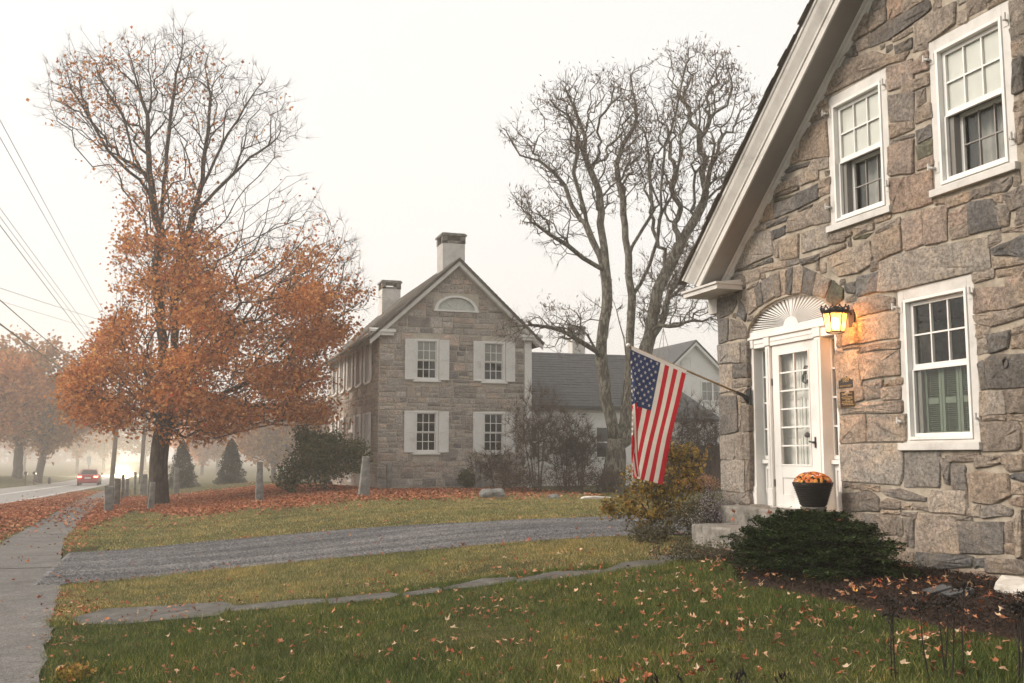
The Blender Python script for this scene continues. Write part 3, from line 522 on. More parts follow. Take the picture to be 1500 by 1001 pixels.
P = np.stack([X, Y, gz(X, Y)+np.where(X < walk_r(Y), .035, np.where(X > mulch_x(Y), .1, .055))], -1)
isr = rng.random(len(X)) < .45+.25*(Y > 11)
lobed(P[~isr], rng.uniform(.05, .095, (~isr).sum()), M['leaf_tan'], 'scattered_leaves')
lobed(P[isr], rng.uniform(.045, .09, isr.sum()), M['leaf_litter'], 'scattered_leaves')

# ================================================================ masonry tools
def inst_box(mb, P, u0, u1, v0, v1, d0, d1):
    a = P(u0, v0, d0); b = P(u1, v1, d1); mb.box(a, b); return mb
TONE = dict(d=(.205, .192, .177), g=(.31, .272, .235), t=(.415, .345, .28), p=(.45, .345, .275), l=(.43, .38, .325), o=(.20, .185, .13))
def resample(poly, n, jit, rs):
    P = [Vector(p) for p in poly]; L = [(P[(i+1) % len(P)]-P[i]).length for i in range(len(P))]; T = sum(L); out = []
    # corners cut slightly, extra points along the long sides
    for i in range(len(P)):
        a, b, l = P[i], P[(i+1) % len(P)], L[i]; c = min(.016, l*.16)
        k = max(0, int(round(n*l/T))-1)
        out.append(a+(b-a)*(c/max(l, 1e-6)))
        for j in range(k): out.append(a+(b-a)*((j+1)/(k+1)))
        out.append(b-(b-a)*(c/max(l, 1e-6)))
    return [p+Vector((rs.uniform(-jit, jit), rs.uniform(-jit, jit))) for p in out]
def stone_geo(poly, P, front, rs, back=-.04, n=7, jit=.007, chamfer=.014):
    """one stone: outline at the joint, shoulder ring, rough face"""
    pts = resample(poly, n, jit, rs); c = sum(pts, Vector((0, 0)))/len(pts); k = len(pts)
    sz = min(max(p.x for p in pts)-min(p.x for p in pts), max(p.y for p in pts)-min(p.y for p in pts))
    ch = min(chamfer, sz*.14); vs = []; 
    tx, ty = rs.uniform(-.02, .02)/max(1, sz*2.5), rs.uniform(-.025, .025)/max(1, sz*2.5)
    for p in pts: vs.append(P(p.x, p.y, back))
    for p in pts:
        q = p+(c-p).normalized()*.004; vs.append(P(q.x, q.y, front-ch*.8+rs.uniform(-.004, .004)))
    for p in pts:
        q = p+(c-p).normalized()*ch*rs.uniform(.8, 1.5); vs.append(P(q.x, q.y, front+(q.x-c.x)*tx+(q.y-c.y)*ty+rs.uniform(-.008, .006)))
    for p in pts:
        q = p+(c-p)*rs.uniform(.45, .6); vs.append(P(q.x, q.y, front+(q.x-c.x)*tx+(q.y-c.y)*ty+rs.uniform(-.006, .014)))
    vs.append(P(c.x, c.y, front+rs.uniform(0, .014)))
    fs = []
    for r in range(3):
        for i in range(k): fs.append((r*k+i, r*k+(i+1) % k, (r+1)*k+(i+1) % k, (r+1)*k+i))
    fs += [(3*k+i, 3*k+(i+1) % k, 4*k) for i in range(k)]
    return vs, fs
def tone_col(t, rs):
    c = TONE[t]; f = rs.uniform(.86, 1.14); w_ = rs.uniform(-.05, .05)
    return (c[0]*f*(1+w_), c[1]*f, c[2]*f*(1-w_), 1)
def add_stone(poly, P, front, tone, parent, m, rs, **kw):
    vs, fs = stone_geo(poly, P, front, rs, **kw)
    o = MB().add(vs, fs).build('stone', m, parent); o.color = tone_col(tone, rs); return o
def rubble(P, u0, u1, v0, v1, holes, inside, rs, hr=(.14, .40), wr=(.25, .95), gap=.022):
    """coursed rubble: returns stone outlines between openings"""
    out = []; v = v0; 
    while v < v1-.08:
        h = rs.uniform(*hr)*(rs.random() < .8 and 1 or .55); h = min(h, v1-v) if v1-v-h > .1 else v1-v
        spans = [(u0, u1)]
        for (a, b, c, d) in holes:
            if c < v+h-.03 and d > v+.03:
                ns = []
                for s, e in spans:
                    if b <= s or a >= e: ns.append((s, e)); continue
                    if a-s > .08: ns.append((s, a))
                    if e-b > .08: ns.append((b, e))
                spans = ns
        for s, e in spans:
            x = s
            while x < e-.02:
                wd = rs.uniform(*wr)*(.7+.8*h/hr[1]); 
                if e-x-wd < .18: wd = e-x
                cells = [(x, x+wd, v, v+h)]
                if h > .24 and rs.random() < .65:
                    k = rs.uniform(.35, .65)*h; 
                    if wd > .5 and rs.random() < .5:
                        q = x+wd*rs.uniform(.35, .65); cells = [(x, q, v, v+h), (q, x+wd, v, v+k), (q, x+wd, v+k, v+h)]
                    else: cells = [(x, x+wd, v, v+k), (x, x+wd, v+k, v+h)]
                for (a, b, c, d) in cells:
                    g = gap*.5; j = lambda: rs.uniform(-.018, .018)
                    pl = [(a+g+j()*.6, c+g+j()*.6), (b-g+j()*.6, c+g+j()), (b-g+j()*.6, d-g+j()), (a+g+j()*.6, d-g+j()*.6)]
                    if inside((a+b)/2, (c+d)/2): out.append(pl)
                x += wd
        v += h
    return out
def wall_face(P, outer, holes, d_front, d_back, name, m, parent):
    """wall sheet with openings: front, back and reveals"""
    loops = [outer]+holes; pts = [p for l in loops for p in l]
    tris = mgeo.tessellate_polygon([[Vector((p[0], p[1], 0)) for p in l] for l in loops])
    n = len(pts); vs = [P(p[0], p[1], d_front) for p in pts]+[P(p[0], p[1], d_back) for p in pts]
    fs = [tuple(t) for t in tris]+[tuple(i+n for i in t[::-1]) for t in tris]; b = 0
    for l in loops:
        k = len(l); fs += [(b+i, b+(i+1) % k, n+b+(i+1) % k, n+b+i) for i in range(k)]; b += k
    return MB().add(vs, fs).build(name, m, parent)

# ================================================================ near stone house (gable wall on the plane X = 7.3, facing the street)
H1 = thing('stone_house', 'near fieldstone house with white fanlight doorway, its gable rising out of the picture', 'house', (7.3, 7.6, .3))
PF = lambda u, v, d: (7.3-d, u, v)          # u = Y along the wall, d = out of the wall
YR = 7.6; SL = .81
def rake(Y): return 4.1+SL*(12.42-(Y if Y >= YR else 2*YR-Y))
DY0, DY1, DC = 10.02, 12.01, 11.015
ARCH = [(DC+.995*math.cos(a), 3.13+.47*math.sin(a)) for a in np.linspace(0, math.pi, 15)]
WIN = [(7.85, 8.95, 1.66, 3.355), (8.975, 10.05, 4.21, 5.835), (7.235, 8.315, 4.21, 5.845)]
holes = [[(a, c), (b, c), (b, d), (a, d)] for a, b, c, d in WIN]+[[(DY0, .95)]+[(y, q) for y, q in reversed(ARCH)][::-1]+[(DY1, .95)]]
holes[-1] = [(DY0, .95), (DY1, .95)]+ARCH
wall_face(PF, [(2.5, .1), (12.7, .1), (12.7, 3.95), (YR, rake(YR)+.05), (2.5, 3.95)], holes, .013, -.45, 'wall', M['mortar'], H1)
mb = MB(); mb.box((7.75, 12.3, .1), (16, 12.7, 3.95)).box((7.75, 2.5, .1), (16, 2.9, 3.95)); mb.prism([(2.5, .1), (12.7, .1), (12.7, 3.95), (YR, rake(YR)), (2.5, 3.95)], lambda p: (15.6, *p), lambda p: (16, *p))
mb.box((8.9, 2.9, .1), (8.95, 12.3, 7)); mb.build('side_wall', M['mortar'], H1)
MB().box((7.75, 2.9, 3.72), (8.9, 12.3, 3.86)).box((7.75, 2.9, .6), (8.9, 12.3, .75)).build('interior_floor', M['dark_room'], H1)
STONES = """
d1122 484,1075 482,1074 465,1123 464;d1071 485,1027 485,1027 468,1071 465;g1120 495,1067 493,1068 489,1120 491;o1120 490,1074 485,1074 483,1120 485;t1119 507,1088 506,1087 496,1119 496;g1086 506,1063 506,1065 495,1085 496;t1061 507,1026 506,1026 492,1062 493;t1024 490,1003 488,1005 479,1024 479;t1025 478,1005 478,1007 469,1025 469;g1070 464,1040 463,1044 461,1068 461;d1139 461,1092 462,1097 456,1139 455;t1127 503,1126 466,1182 467,1168 481;t1184 466,1141 461,1142 455,1203 458;t1092 456,1037 459,1038 438,1095 440;t1035 460,1006 465,1007 435,1036 438;d1127 449,1098 450,1099 440,1126 438;l1205 455,1128 449,1128 418,1202 416,1236 416,1252 422;l1112 434,1070 433,1073 405,1112 409;t1126 434,1115 433,1115 412,1125 416;l1061 433,1009 432,1010 407,1063 408;d1230 414,1174 413,1175 409,1231 411;d1171 413,1151 413,1151 410,1171 409;d1149 415,1130 415,1129 409,1150 410;t1158 407,1099 405,1098 397,1157 399;g1095 404,1071 402,1073 396,1095 396;d1066 401,1027 400,1032 393,1066 394;t1024 402,979 403,980 398,1026 395;d1233 405,1209 406,1196 399,1198 386,1221 383,1233 388;t1192 406,1160 406,1160 392,1193 391;t1191 389,1164 390,1172 384,1191 382;d1257 395,1235 403,1235 387,1258 385;d1173 380,1157 386,1154 359,1167 356;g1154 387,1132 392,1125 364,1151 360;g1130 391,1114 392,1112 364,1123 363;t1112 392,1099 393,1101 364,1110 364;d1096 393,1084 393,1088 362,1098 363;t1082 393,1062 390,1067 360,1086 362;d1059 389,1036 378,1047 354,1065 360;t1034 377,1007 365,1022 347,1042 354;o1004 363,986 351,987 340,1001 335,1017 343;g1007 418,978 418,979 406,1008 408;t1205 373,1175 381,1168 355,1190 349;d1211 370,1196 355,1199 341,1220 352;d1271 381,1222 381,1220 367,1235 357,1272 353;d1271 352,1243 349,1245 320,1269 318;t1236 348,1210 340,1199 333,1198 319,1241 319;l1271 316,1212 313,1213 286,1270 290;g1209 313,1196 312,1197 285,1210 286;t1270 288,1237 284,1238 249,1270 248;d1232 285,1197 283,1197 265,1233 267;g1233 263,1197 263,1197 253,1234 253;t1234 251,1198 251,1211 242,1236 246;d1271 243,1225 242,1225 194,1269 190;g1211 227,1194 227,1195 194,1213 194;l1270 188,1237 188,1234 162,1239 156,1271 156;t1234 188,1210 188,1210 157,1230 156;g1207 189,1195 190,1195 157,1208 157;l1270 153,1211 154,1211 111,1269 114;g1208 154,1195 155,1197 116,1209 114;g1268 112,1237 109,1234 97,1265 92;g1234 108,1199 112,1198 98,1231 96;t987 308,964 309,962 286,990 286;t961 311,894 312,895 285,960 285;t967 332,928 334,899 328,899 317,961 315;g991 284,963 284,963 281,991 281;t1003 283,992 283,993 279,1003 277;d960 281,950 280,950 275,960 274;t948 282,894 283,895 273,947 275;t1004 276,962 277,960 254,956 224,1001 215;t960 273,895 272,896 245,957 245;g955 242,923 242,925 237,928 223,953 222,954 236;t921 238,905 241,905 235,920 235;t901 242,892 242,892 235,902 235;t923 233,896 233,897 220,925 221;t1000 214,965 219,894 218,894 206,1000 208;t999 204,955 206,953 176,1000 175;t950 204,889 204,891 176,951 176;l1001 173,896 173,896 141,904 130,954 132,1000 133;g1000 131,985 130,987 126,999 125;g983 129,967 129,968 123,982 124;t964 129,936 128,936 122,965 123;d1000 117,952 122,938 116,937 101,999 98;g932 124,903 125,865 119,865 115,895 115,925 119;g933 111,921 114,903 112,903 105,933 105;l891 164,872 162,841 165,843 130,894 128;g883 112,860 109,860 105,881 107;g903 102,878 103,880 97,901 98;g900 95,883 96,885 68,894 68;t933 102,904 104,905 100,933 99;t901 111,885 111,886 105,901 104;t876 101,830 101,820 92,821 66,881 63;g840 158,827 154,829 134,835 134;g825 151,807 150,807 130,808 128,826 129;l856 125,807 127,809 105,859 104;g833 161,792 164,787 162,797 155,826 155;t795 160,761 161,762 154,773 152,793 149;t758 161,735 161,736 148,753 147,760 154;t803 143,788 145,776 137,754 143,753 124,775 116,800 117;d751 143,736 145,737 137,750 139;t751 136,737 135,738 126,751 126;p754 121,738 124,738 115,753 117;g790 111,769 115,751 112,754 107,788 102;t806 110,792 114,791 103,806 104;g830 102,803 102,803 99,823 98;g817 96,763 100,766 71,818 67;t761 99,752 101,752 82,762 81;t762 80,751 81,750 72,762 72;l750 103,739 113,742 71,749 70;d880 63,820 65,803 65,806 56,867 47,882 46;d802 63,788 65,789 57,802 54;g786 66,742 67,743 55,787 52;p822 49,794 52,768 48,780 44,822 45;g766 52,743 51,743 47,756 47;p785 320,746 316,747 296,785 296;t743 319,722 321,724 297,744 295;t785 294,754 294,725 294,726 285,765 282,784 288;t784 286,767 281,770 272,784 273;t784 271,772 271,772 258,784 256;d770 274,742 275,747 259,768 256;t740 276,725 279,726 272,740 270;t740 268,726 270,727 257,742 259;d784 248,777 249,771 223,783 224;d773 250,765 253,727 252,729 222,769 223,772 232;t783 221,754 219,753 199,784 197;g751 220,730 219,731 200,748 200;t783 197,753 198,754 193,782 193;t752 197,731 198,732 191,752 192;g782 192,741 191,736 184,737 170,744 166,783 166;t734 189,730 189,732 166,736 166;p812 400,789 403,787 388,812 384;t811 385,787 386,787 373,811 374;d785 404,756 401,746 386,747 373,786 374;t754 394,739 392,736 385,737 374,746 373;t833 418,817 419,816 411,831 413;t814 417,784 416,785 406,814 406;g782 416,757 415,757 407,781 407;g755 418,731 417,733 409,740 405,755 408;t765 406,743 404,744 395,764 402;g740 402,721 404,716 401,717 387,733 385,739 396;g726 384,717 385,718 371,729 372;t744 370,719 368,719 363,746 367;d759 354,722 359,719 359,721 339,756 348;t759 346,721 338,721 333,757 334;t754 333,721 332,734 325,754 326;t763 367,748 371,748 359,764 357;t784 335,758 336,759 327,784 326;p743 322,722 327,723 309,742 311;l917 370,883 373,808 368,765 367,762 337,785 338,890 336,922 338;p881 409,853 412,852 377,879 376;p848 412,815 409,817 375,849 376;g1006 417,968 417,967 410,1007 408;t965 418,928 417,928 409,961 409;o961 408,930 406,942 402,963 404;t1013 393,936 397,933 378,935 371,957 366,991 367,1008 379;t928 401,886 404,885 377,921 373,929 383;g935 375,920 374,920 365,935 363;d958 361,921 360,924 339,960 338;d981 356,961 356,962 343,979 347;t914 412,885 413,886 405,925 404;p898 458,873 452,876 419,896 421;p872 453,834 450,835 417,872 418;t994 612,945 611,918 609,885 591,897 585,1002 587,1029 590;g976 625,953 628,953 617,974 621;d952 628,946 626,944 615,951 617;t1030 586,1004 583,1004 575,1041 579;g1043 577,1021 577,1021 564,1052 563;t1018 577,1002 575,1001 561,1018 564;t1057 561,1007 557,1004 513,1061 524;t1088 545,1062 555,1065 525,1082 525;d1098 524,1038 517,1042 513,1107 517;t1034 518,1007 513,1006 500,1053 503;p895 580,856 577,855 552,894 555;g894 549,856 540,858 512,893 520;t894 518,858 510,858 501,895 502;g896 500,859 497,859 493,895 495;p897 493,859 491,861 455,898 462;t923 661,924 634,949 634,955 640;g919 668,894 662,894 652,918 655;t918 653,893 649,894 634,920 633;p889 661,865 651,868 634,889 632;t863 652,835 639,835 632,857 631,866 631;d921 630,893 631,827 629,825 618,847 615,889 612,922 616;t821 630,809 625,810 615,821 616;t848 613,823 612,790 611,792 589,827 586,847 589;t884 611,854 611,853 605,883 606;d880 600,855 600,855 588,879 590;t945 631,924 629,925 617,941 619;p862 571,832 576,832 557,862 561;g852 588,831 586,833 579,854 583;t889 592,859 587,868 580,892 585;t872 553,833 553,833 540,872 544;t722 581,705 578,707 558,722 558;g723 556,707 555,708 542,722 544;t722 542,708 540,709 527,722 528;d722 524,709 523,711 493,723 493;t723 485,712 483,713 474,724 476;t723 474,713 472,715 446,723 446"""
rs = random.Random(3)
occ = np.zeros((int(5.6/.02), int(7.9/.02)), bool)      # (Y from 7.2, z from .15) cells taken
gy_ = 7.2+.02*(np.arange(occ.shape[0])+.5); gz_ = .15+.02*(np.arange(occ.shape[1])+.5)
GY, GZ = np.meshgrid(gy_, gz_, indexing='ij')
def take(poly, grow=0):
    global occ
    k = in_poly(GY, GZ, poly)
    for _ in range(grow):
        q = k.copy(); q[1:] |= k[:-1]; q[:-1] |= k[1:]; q[:, 1:] |= k[:, :-1]; q[:, :-1] |= k[:, 1:]; k = q
    occ |= k
for a, b, c, d in WIN: take([(a, c), (b, c), (b, d), (a, d)])
take(holes[-1]); 
nst = 0
for rec in STONES.replace('\n', '').split(';'):
    f = [rec[0]]+rec[1:].split(','); poly = [tuple(int(q)/100 for q in p.split()) for p in f[1:]]
    area = abs(sum(poly[i][0]*poly[(i+1) % len(poly)][1]-poly[(i+1) % len(poly)][0]*poly[i][1] for i in range(len(poly))))*.5
    if area < .002: continue
    hull = [poly[i] for i in mgeo.convex_hull_2d([Vector(p) for p in poly])]; cx_ = sum(p[0] for p in hull)/len(hull); cz_ = sum(p[1] for p in hull)/len(hull)
    poly = [(p[0]+.023*(p[0]-cx_)/math.hypot(p[0]-cx_, p[1]-cz_), p[1]+.021*(p[1]-cz_)/math.hypot(p[0]-cx_, p[1]-cz_)) for p in hull]
    take(poly, 1)
    fr = rs.uniform(.030, .044) if area > .02 else rs.uniform(.022, .032)
    add_stone(poly, PF, fr, f[0], H1, M['stone'], rs); nst += 1
inside_g = (GZ < 4.1+SL*(12.42-GY)+.05) & (GY < 12.69) & (GY > 7.22)
free = ~occ & inside_g
fills = []
order = [(i, j) for j in range(free.shape[1]) for i in range(free.shape[0]) if free[i, j]]
rs.shuffle(order)
for i, j in order:
    if not free[i, j]: continue
    i1, j1, i0, j0 = i+1, j+1, i, j; mi = rs.choice([12, 18, 30, 40]); mj = rs.choice([6, 8, 12, 16]); grow = True
    while grow:
        grow = False
        if i1-i0 < mi and i1 < free.shape[0] and free[i1, j0:j1].all(): i1 += 1; grow = True
        if i1-i0 < mi and i0 > 0 and free[i0-1, j0:j1].all(): i0 -= 1; grow = True
        if j1-j0 < mj and j1 < free.shape[1] and free[i0:i1, j1].all(): j1 += 1; grow = True
        if j1-j0 < mj and j0 > 0 and free[i0:i1, j0-1].all(): j0 -= 1; grow = True
    if min(i1-i0, j1-j0) < 3 or (i1-i0)*(j1-j0) < 12: continue
    free[max(0, i0-1):i1+1, max(0, j0-1):j1+1] = False
    fills.append([(7.2+.02*i0, .15+.02*j0), (7.2+.02*i1, .15+.02*j0), (7.2+.02*i1, .15+.02*j1), (7.2+.02*i0, .15+.02*j1)])
fills.sort(key=lambda p: -(p[2][0]-p[0][0])*(p[2][1]-p[0][1]))
chips = MB()
for k, poly in enumerate(fills):
    ca, cb = (poly[0][0]+poly[2][0])/2, (poly[0][1]+poly[2][1])/2; poly = [(a+.012*np.sign(a-ca)+rs.uniform(-.014, .014), b+.011*np.sign(b-cb)+rs.uniform(-.012, .012)) for a, b in poly]
    if nst < 298: add_stone(poly, PF, rs.uniform(.024, .034), rs.choice('ttgggtpod'), H1, M['stone'], rs, n=5); nst += 1
    else: chips.add(*stone_geo(poly, PF, rs.uniform(.02, .03), rs, n=4))
for pl in rubble(PF, 2.5, 7.2, .15, 8.2, [], lambda u, v: v < rake(u)+.05, rs, (.2, .45), (.3, 1.1)): chips.add(*stone_geo(pl, PF, rs.uniform(.01, .03), rs))
PS = lambda u, v, d: (u, 12.7+d, v)
for pl in rubble(PS, 7.3, 16, .2, 3.9, [], lambda u, v: True, rs, (.2, .5), (.3, 1.1)): chips.add(*stone_geo(pl, PS, rs.uniform(.01, .03), rs))
c_ = tag(chips.build('small_stones', M['stone'], H1), kind='stuff'); c_.color = (.30, .26, .215, 1)

# ---- rake, soffit, eaves, roof
def along(prof, name, m, y0=12.95, x=None):
    mb = MB()
    for sgn in (1, -1):
        g0 = lambda p, Y: (p[0], Y if sgn > 0 else 2*YR-Y, 4.1+SL*(12.42-Y)+1.287*p[1])
        mb.prism(prof, lambda p: g0(p, (12.6 if y0 > 12.8 else y0)+p[1]), lambda p: g0(p, YR))
    return mb.build(name, m, H1)
along([(6.93, -.025), (7.30, -.025), (7.30, .0), (6.93, .0)], 'soffit', M['shade_grey_paint'])
along([(7.285, -.20), (7.31, -.20), (7.31, -.026), (7.285, -.026)], 'frieze_board', M['shade_grey_paint'], 12.7)
along([(7.20, -.027), (7.284, -.027), (7.284, -.11), (7.268, -.11), (7.262, -.085), (7.245, -.075), (7.235, -.055), (7.215, -.05), (7.20, -.04)], 'bed_moulding', M['old_paint'], 12.7)
along([(6.929, -.035), (6.929, .27), (6.80, .27), (6.80, .235), (6.815, .225), (6.83, .18), (6.86, .13), (6.885, .085), (6.89, .06), (6.905, .055), (6.905, -.035)], 'crown_moulding', M['old_paint'])
mb = MB()
for s in (1, -1):
    f = lambda X: (lambda p: (X, p[0] if s > 0 else 2*YR-p[0], p[1]))
    r0 = lambda Y, n: 4.1+SL*(12.42-Y)+1.287*n
    mb.prism([(12.9, r0(12.9, .272)), (YR, r0(YR, .272)), (YR, r0(YR, .286)), (12.9, r0(12.9, .286))], f(6.795), f(16.3))
mb.build('roof', M['shingle_brown'], H1)
sh = MB(); rs2 = random.Random(8)
for s in (1, -1):
    Y = 12.95
    while Y > YR:
        x = 6.765
        while x < (9.5 if s > 0 else 7.4):
            wd = rs2.uniform(.14, .26); Y1 = Y-.2; a = rs2.uniform(-.012, .012); e = rs2.uniform(0, .012)
            f = lambda X: (lambda p: (X, p[0] if s > 0 else 2*YR-p[0], p[1]))
            sh.prism([(Y+a, r0(Y+a, .288+e)), (Y1, r0(Y1, .288)), (Y1, r0(Y1, .291)), (Y+a, r0(Y+a, .302+e))], f(x+rs2.uniform(-.03, .01)*(x < 6.8)), f(x+wd-.008)); x += wd
        Y -= .15
tag(sh.build('shingle', M['shingle_brown'], H1), kind='stuff')
mb = MB(); 
mb.box((6.88, 12.02, 3.84), (7.28, 12.98, 3.905)); mb.box((6.855, 12.0, 3.905), (7.29, 13.0, 3.935))
mb.prism([(6.87, 3.935), (7.29, 3.935), (7.29, 3.99)], lambda p: (p[0], 12.05, p[1]), lambda p: (p[0], 12.95, p[1]))
mb.build('cornice_return', M['old_paint'], H1)
MB().box((7.28, 12.71, 3.62), (16, 12.98, 3.93)).build('eave_board', M['old_paint'], H1)

# ---- windows
def panes_grid(win, P, u0, u1, v0, v1, nu, nv, d, bar, m_bar, m_gl, bd=.016, parentname='muntin', gd=.004):
    """glazing bars and separate panes"""
    mb = MB(); du = (u1-u0)/nu; dv = (v1-v0)/nv
    for i in range(1, nu): inst_box(mb, P, u0+du*i-bar/2, u0+du*i+bar/2, v0, v1, d-bd, d+bd)
    for j in range(1, nv):
        for i in range(nu): inst_box(mb, P, u0+du*i+(bar/2 if i else 0), u0+du*(i+1)-(bar/2 if i < nu-1 else 0), v0+dv*j-bar/2, v0+dv*j+bar/2, d-bd, d+bd)
    if mb.v: mb.build(parentname, m_bar, win)
    for i in range(nu):
        for j in range(nv):
            a = MB(); inst_box(a, P, u0+du*i, u0+du*(i+1), v0+dv*j, v0+dv*(j+1), d-gd, d-gd*.2); a.build('pane', m_gl, win)
def ring(mb, P, u0, u1, v0, v1, w_, d0, d1, wt=None, wb=None):
    wt = w_ if wt is None else wt; wb = w_ if wb is None else wb
    inst_box(mb, P, u0, u0+w_, v0, v1, d0, d1); inst_box(mb, P, u1-w_, u1, v0, v1, d0, d1)
    inst_box(mb, P, u0+w_, u1-w_, v1-wt, v1, d0, d1); inst_box(mb, P, u0+w_, u1-w_, v0, v0+wb, d0, d1); return mb
def near_window(y0, y1, z0, z1, low):
    zs = z0+.075; fr = MB(); ring(fr, PF, y0+.002, y1-.002, zs, z1-.002, .095, -.12, .012, .115, .03)
    win = fr.build('window', M['old_paint'], H1, bevel=.004); win['label'] = 'six-over-six window with sage green inside shutters' if low else 'six-over-six window with pale blind behind the upper sash'
    sl = MB(); inst_box(sl, PF, y0-.025, y1+.025, z0, zs-.001, -.12, .07); sl.build('sill', M['old_paint'], win, bevel=.005)
    a, b, c, d = y0+.10, y1-.10, zs+.032, z1-.12
    st = MB(); ring(st, PF, a, b, c, d, .032, -.05, .026); st.build('storm_frame', M['paint'], win, bevel=.003)
    a += .034; b -= .034; c += .034; d -= .034; m_ = (c+d)/2+.02
    us = MB(); ring(us, PF, a, b, m_-.022, d, .045, -.075, -.035, .04, .05); us.build('upper_sash', M['paint'], win, bevel=.003)
    panes_grid(win, PF, a+.045, b-.045, m_+.028, d-.04, 3, 2, -.055, .017, M['paint'], M['glass'])
    ls = MB(); ring(ls, PF, a, b, c, m_-.024, .03, -.055, -.02, .012, .035); ls.build('lower_frame', M['paint'], win)
    rv = MB(); inst_box(rv, PF, b-.095, b-.03, c+.036, m_-.037, -.15, -.06); rv.build('sash_channel', M['screen'], win)
    if not low:
        s2 = MB(); ring(s2, PF, a+.02, b-.095, c+.01, m_-.01, .04, -.165, -.135); s2.build('lower_sash', M['paint'], win)
        panes_grid(win, PF, a+.06, b-.135, c+.05, m_-.05, 3, 2, -.15, .014, M['shade_grey_paint'], M['glass'], .012)
    if low:
        p_ = MB(); inst_box(p_, PF, a+.03, b-.03, c+.035, m_-.036, -.04, -.037); p_.build('pane', M['glass'], win)
        wd = (b-a-.09)/3
        for k in range(3):
            u0 = a+.0+wd*k; p = MB(); ring(p, PF, u0+.003, u0+wd-.003, c, m_+.015, .036, -.135, -.10, .05, .05)
            inst_box(p, PF, u0+.05, u0+wd-.05, (c+m_)/2-.03, (c+m_)/2+.03, -.135, -.10)
            for q in (0, 1):
                lo = c+.06 if q == 0 else (c+m_)/2+.03; hi = (c+m_)/2-.03 if q == 0 else m_-.045; nl = 13
                for i in range(nl):
                    zz = lo+(hi-lo)*(i+.5)/nl; hh = (hi-lo)/nl*.5
                    p.add([PF(u0+.036, zz-hh*.7, -.103), PF(u0+wd-.036, zz-hh*.7, -.103), PF(u0+wd-.036, zz+hh*.5, -.132), PF(u0+.036, zz+hh*.5, -.132)], [(0, 1, 2, 3)])
            inst_box(p, PF, u0+.036, u0+wd-.036, c+.05, m_-.04, -.155, -.15)
            p.build('inside_shutter', M['green'], win)
        cu = MB(); inst_box(cu, PF, a+.02, a+.3, m_, d, -.34, -.33); cu.build('curtain', M['curtain'], win)
    else:
        bl = MB(); inst_box(bl, PF, a+.046, b-.046, m_+.03, d-.042, -.072, -.066); bl.build('blind', M['blind'], win)
        n = 28; cu = MB(); us_ = np.linspace(a, b, n); vs = []
        for q in (c-.02, m_+.03): vs += [PF(u, q, -.30+.02*math.sin(i*1.3)+.01*math.sin(i*2.9)) for i, u in enumerate(us_)]
        cu.add(vs, [(i, i+1, n+i+1, n+i) for i in range(n-1)]); cu.build('curtain', M['curtain'], win, smooth=True)
    for yy, s in ((y0+.045, 1), (y1-.045, -1)):
        for zz in (z0+.3, z1-.19):
            h = MB(); inst_box(h, PF, yy-.03, yy+.03, zz-.055, zz+.055, .0125, .018); h.tube([PF(yy-s*.015, zz, .018), PF(yy-s*.015, zz, .06), PF(yy-s*.05, zz+.012, .075)], .012, 6); h.tube([PF(yy-s*.05, zz-.02, .075), PF(yy-s*.05, zz+.05, .075)], .012, 6)
            h.build('shutter_hinge', M['old_paint'], win)
for k, q in enumerate(WIN): near_window(*q, k == 0)

# ---- doorway
def bar_y(name, m, boxes, parent=None, bevel=.004):
    mb = MB()
    for y0, y1, z0, z1, x0, x1 in boxes: mb.box((x0, y0, z0), (x1, y1, z1))
    return mb.build(name, m, parent or H1, bevel=bevel)
bar_y('pilaster', M['paint'], [(11.90, 12.005, .955, 3.02, 7.335, 7.52), (11.885, 12.008, .956, 1.20, 7.32, 7.334)])
bar_y('pilaster', M['paint'], [(10.025, 10.13, .955, 3.02, 7.335, 7.52), (10.022, 10.145, .956, 1.20, 7.32, 7.334)])
bar_y('door_post', M['paint'], [(11.505, 11.60, .955, 3.02, 7.325, 7.52), (11.495, 11.605, .956, 1.19, 7.312, 7.324), (11.535, 11.57, 1.2, 3.0, 7.317, 7.3245)])
bar_y('door_post', M['paint'], [(10.40, 10.525, .955, 3.02, 7.325, 7.52), (10.395, 10.53, .956, 1.19, 7.312, 7.324), (10.445, 10.48, 1.2, 3.0, 7.317, 7.3245)])
bar_y('entablature', M['paint'], [(10.022, 12.008, 3.021, 3.14, 7.33, 7.50), (10.022, 12.008, 3.141, 3.175, 7.305, 7.48), (10.024, 12.006, 3.176, 3.24, 7.325, 7.47),
    (11.49, 11.62, 3.03, 3.138, 7.31, 7.3295), (10.39, 10.54, 3.03, 3.138, 7.31, 7.3295), (11.88, 12.006, 3.03, 3.138, 7.315, 7.3295), (10.56, 11.47, 3.075, 3.10, 7.322, 7.3295), (11.64, 11.86, 3.075, 3.10, 7.322, 7.3295)])
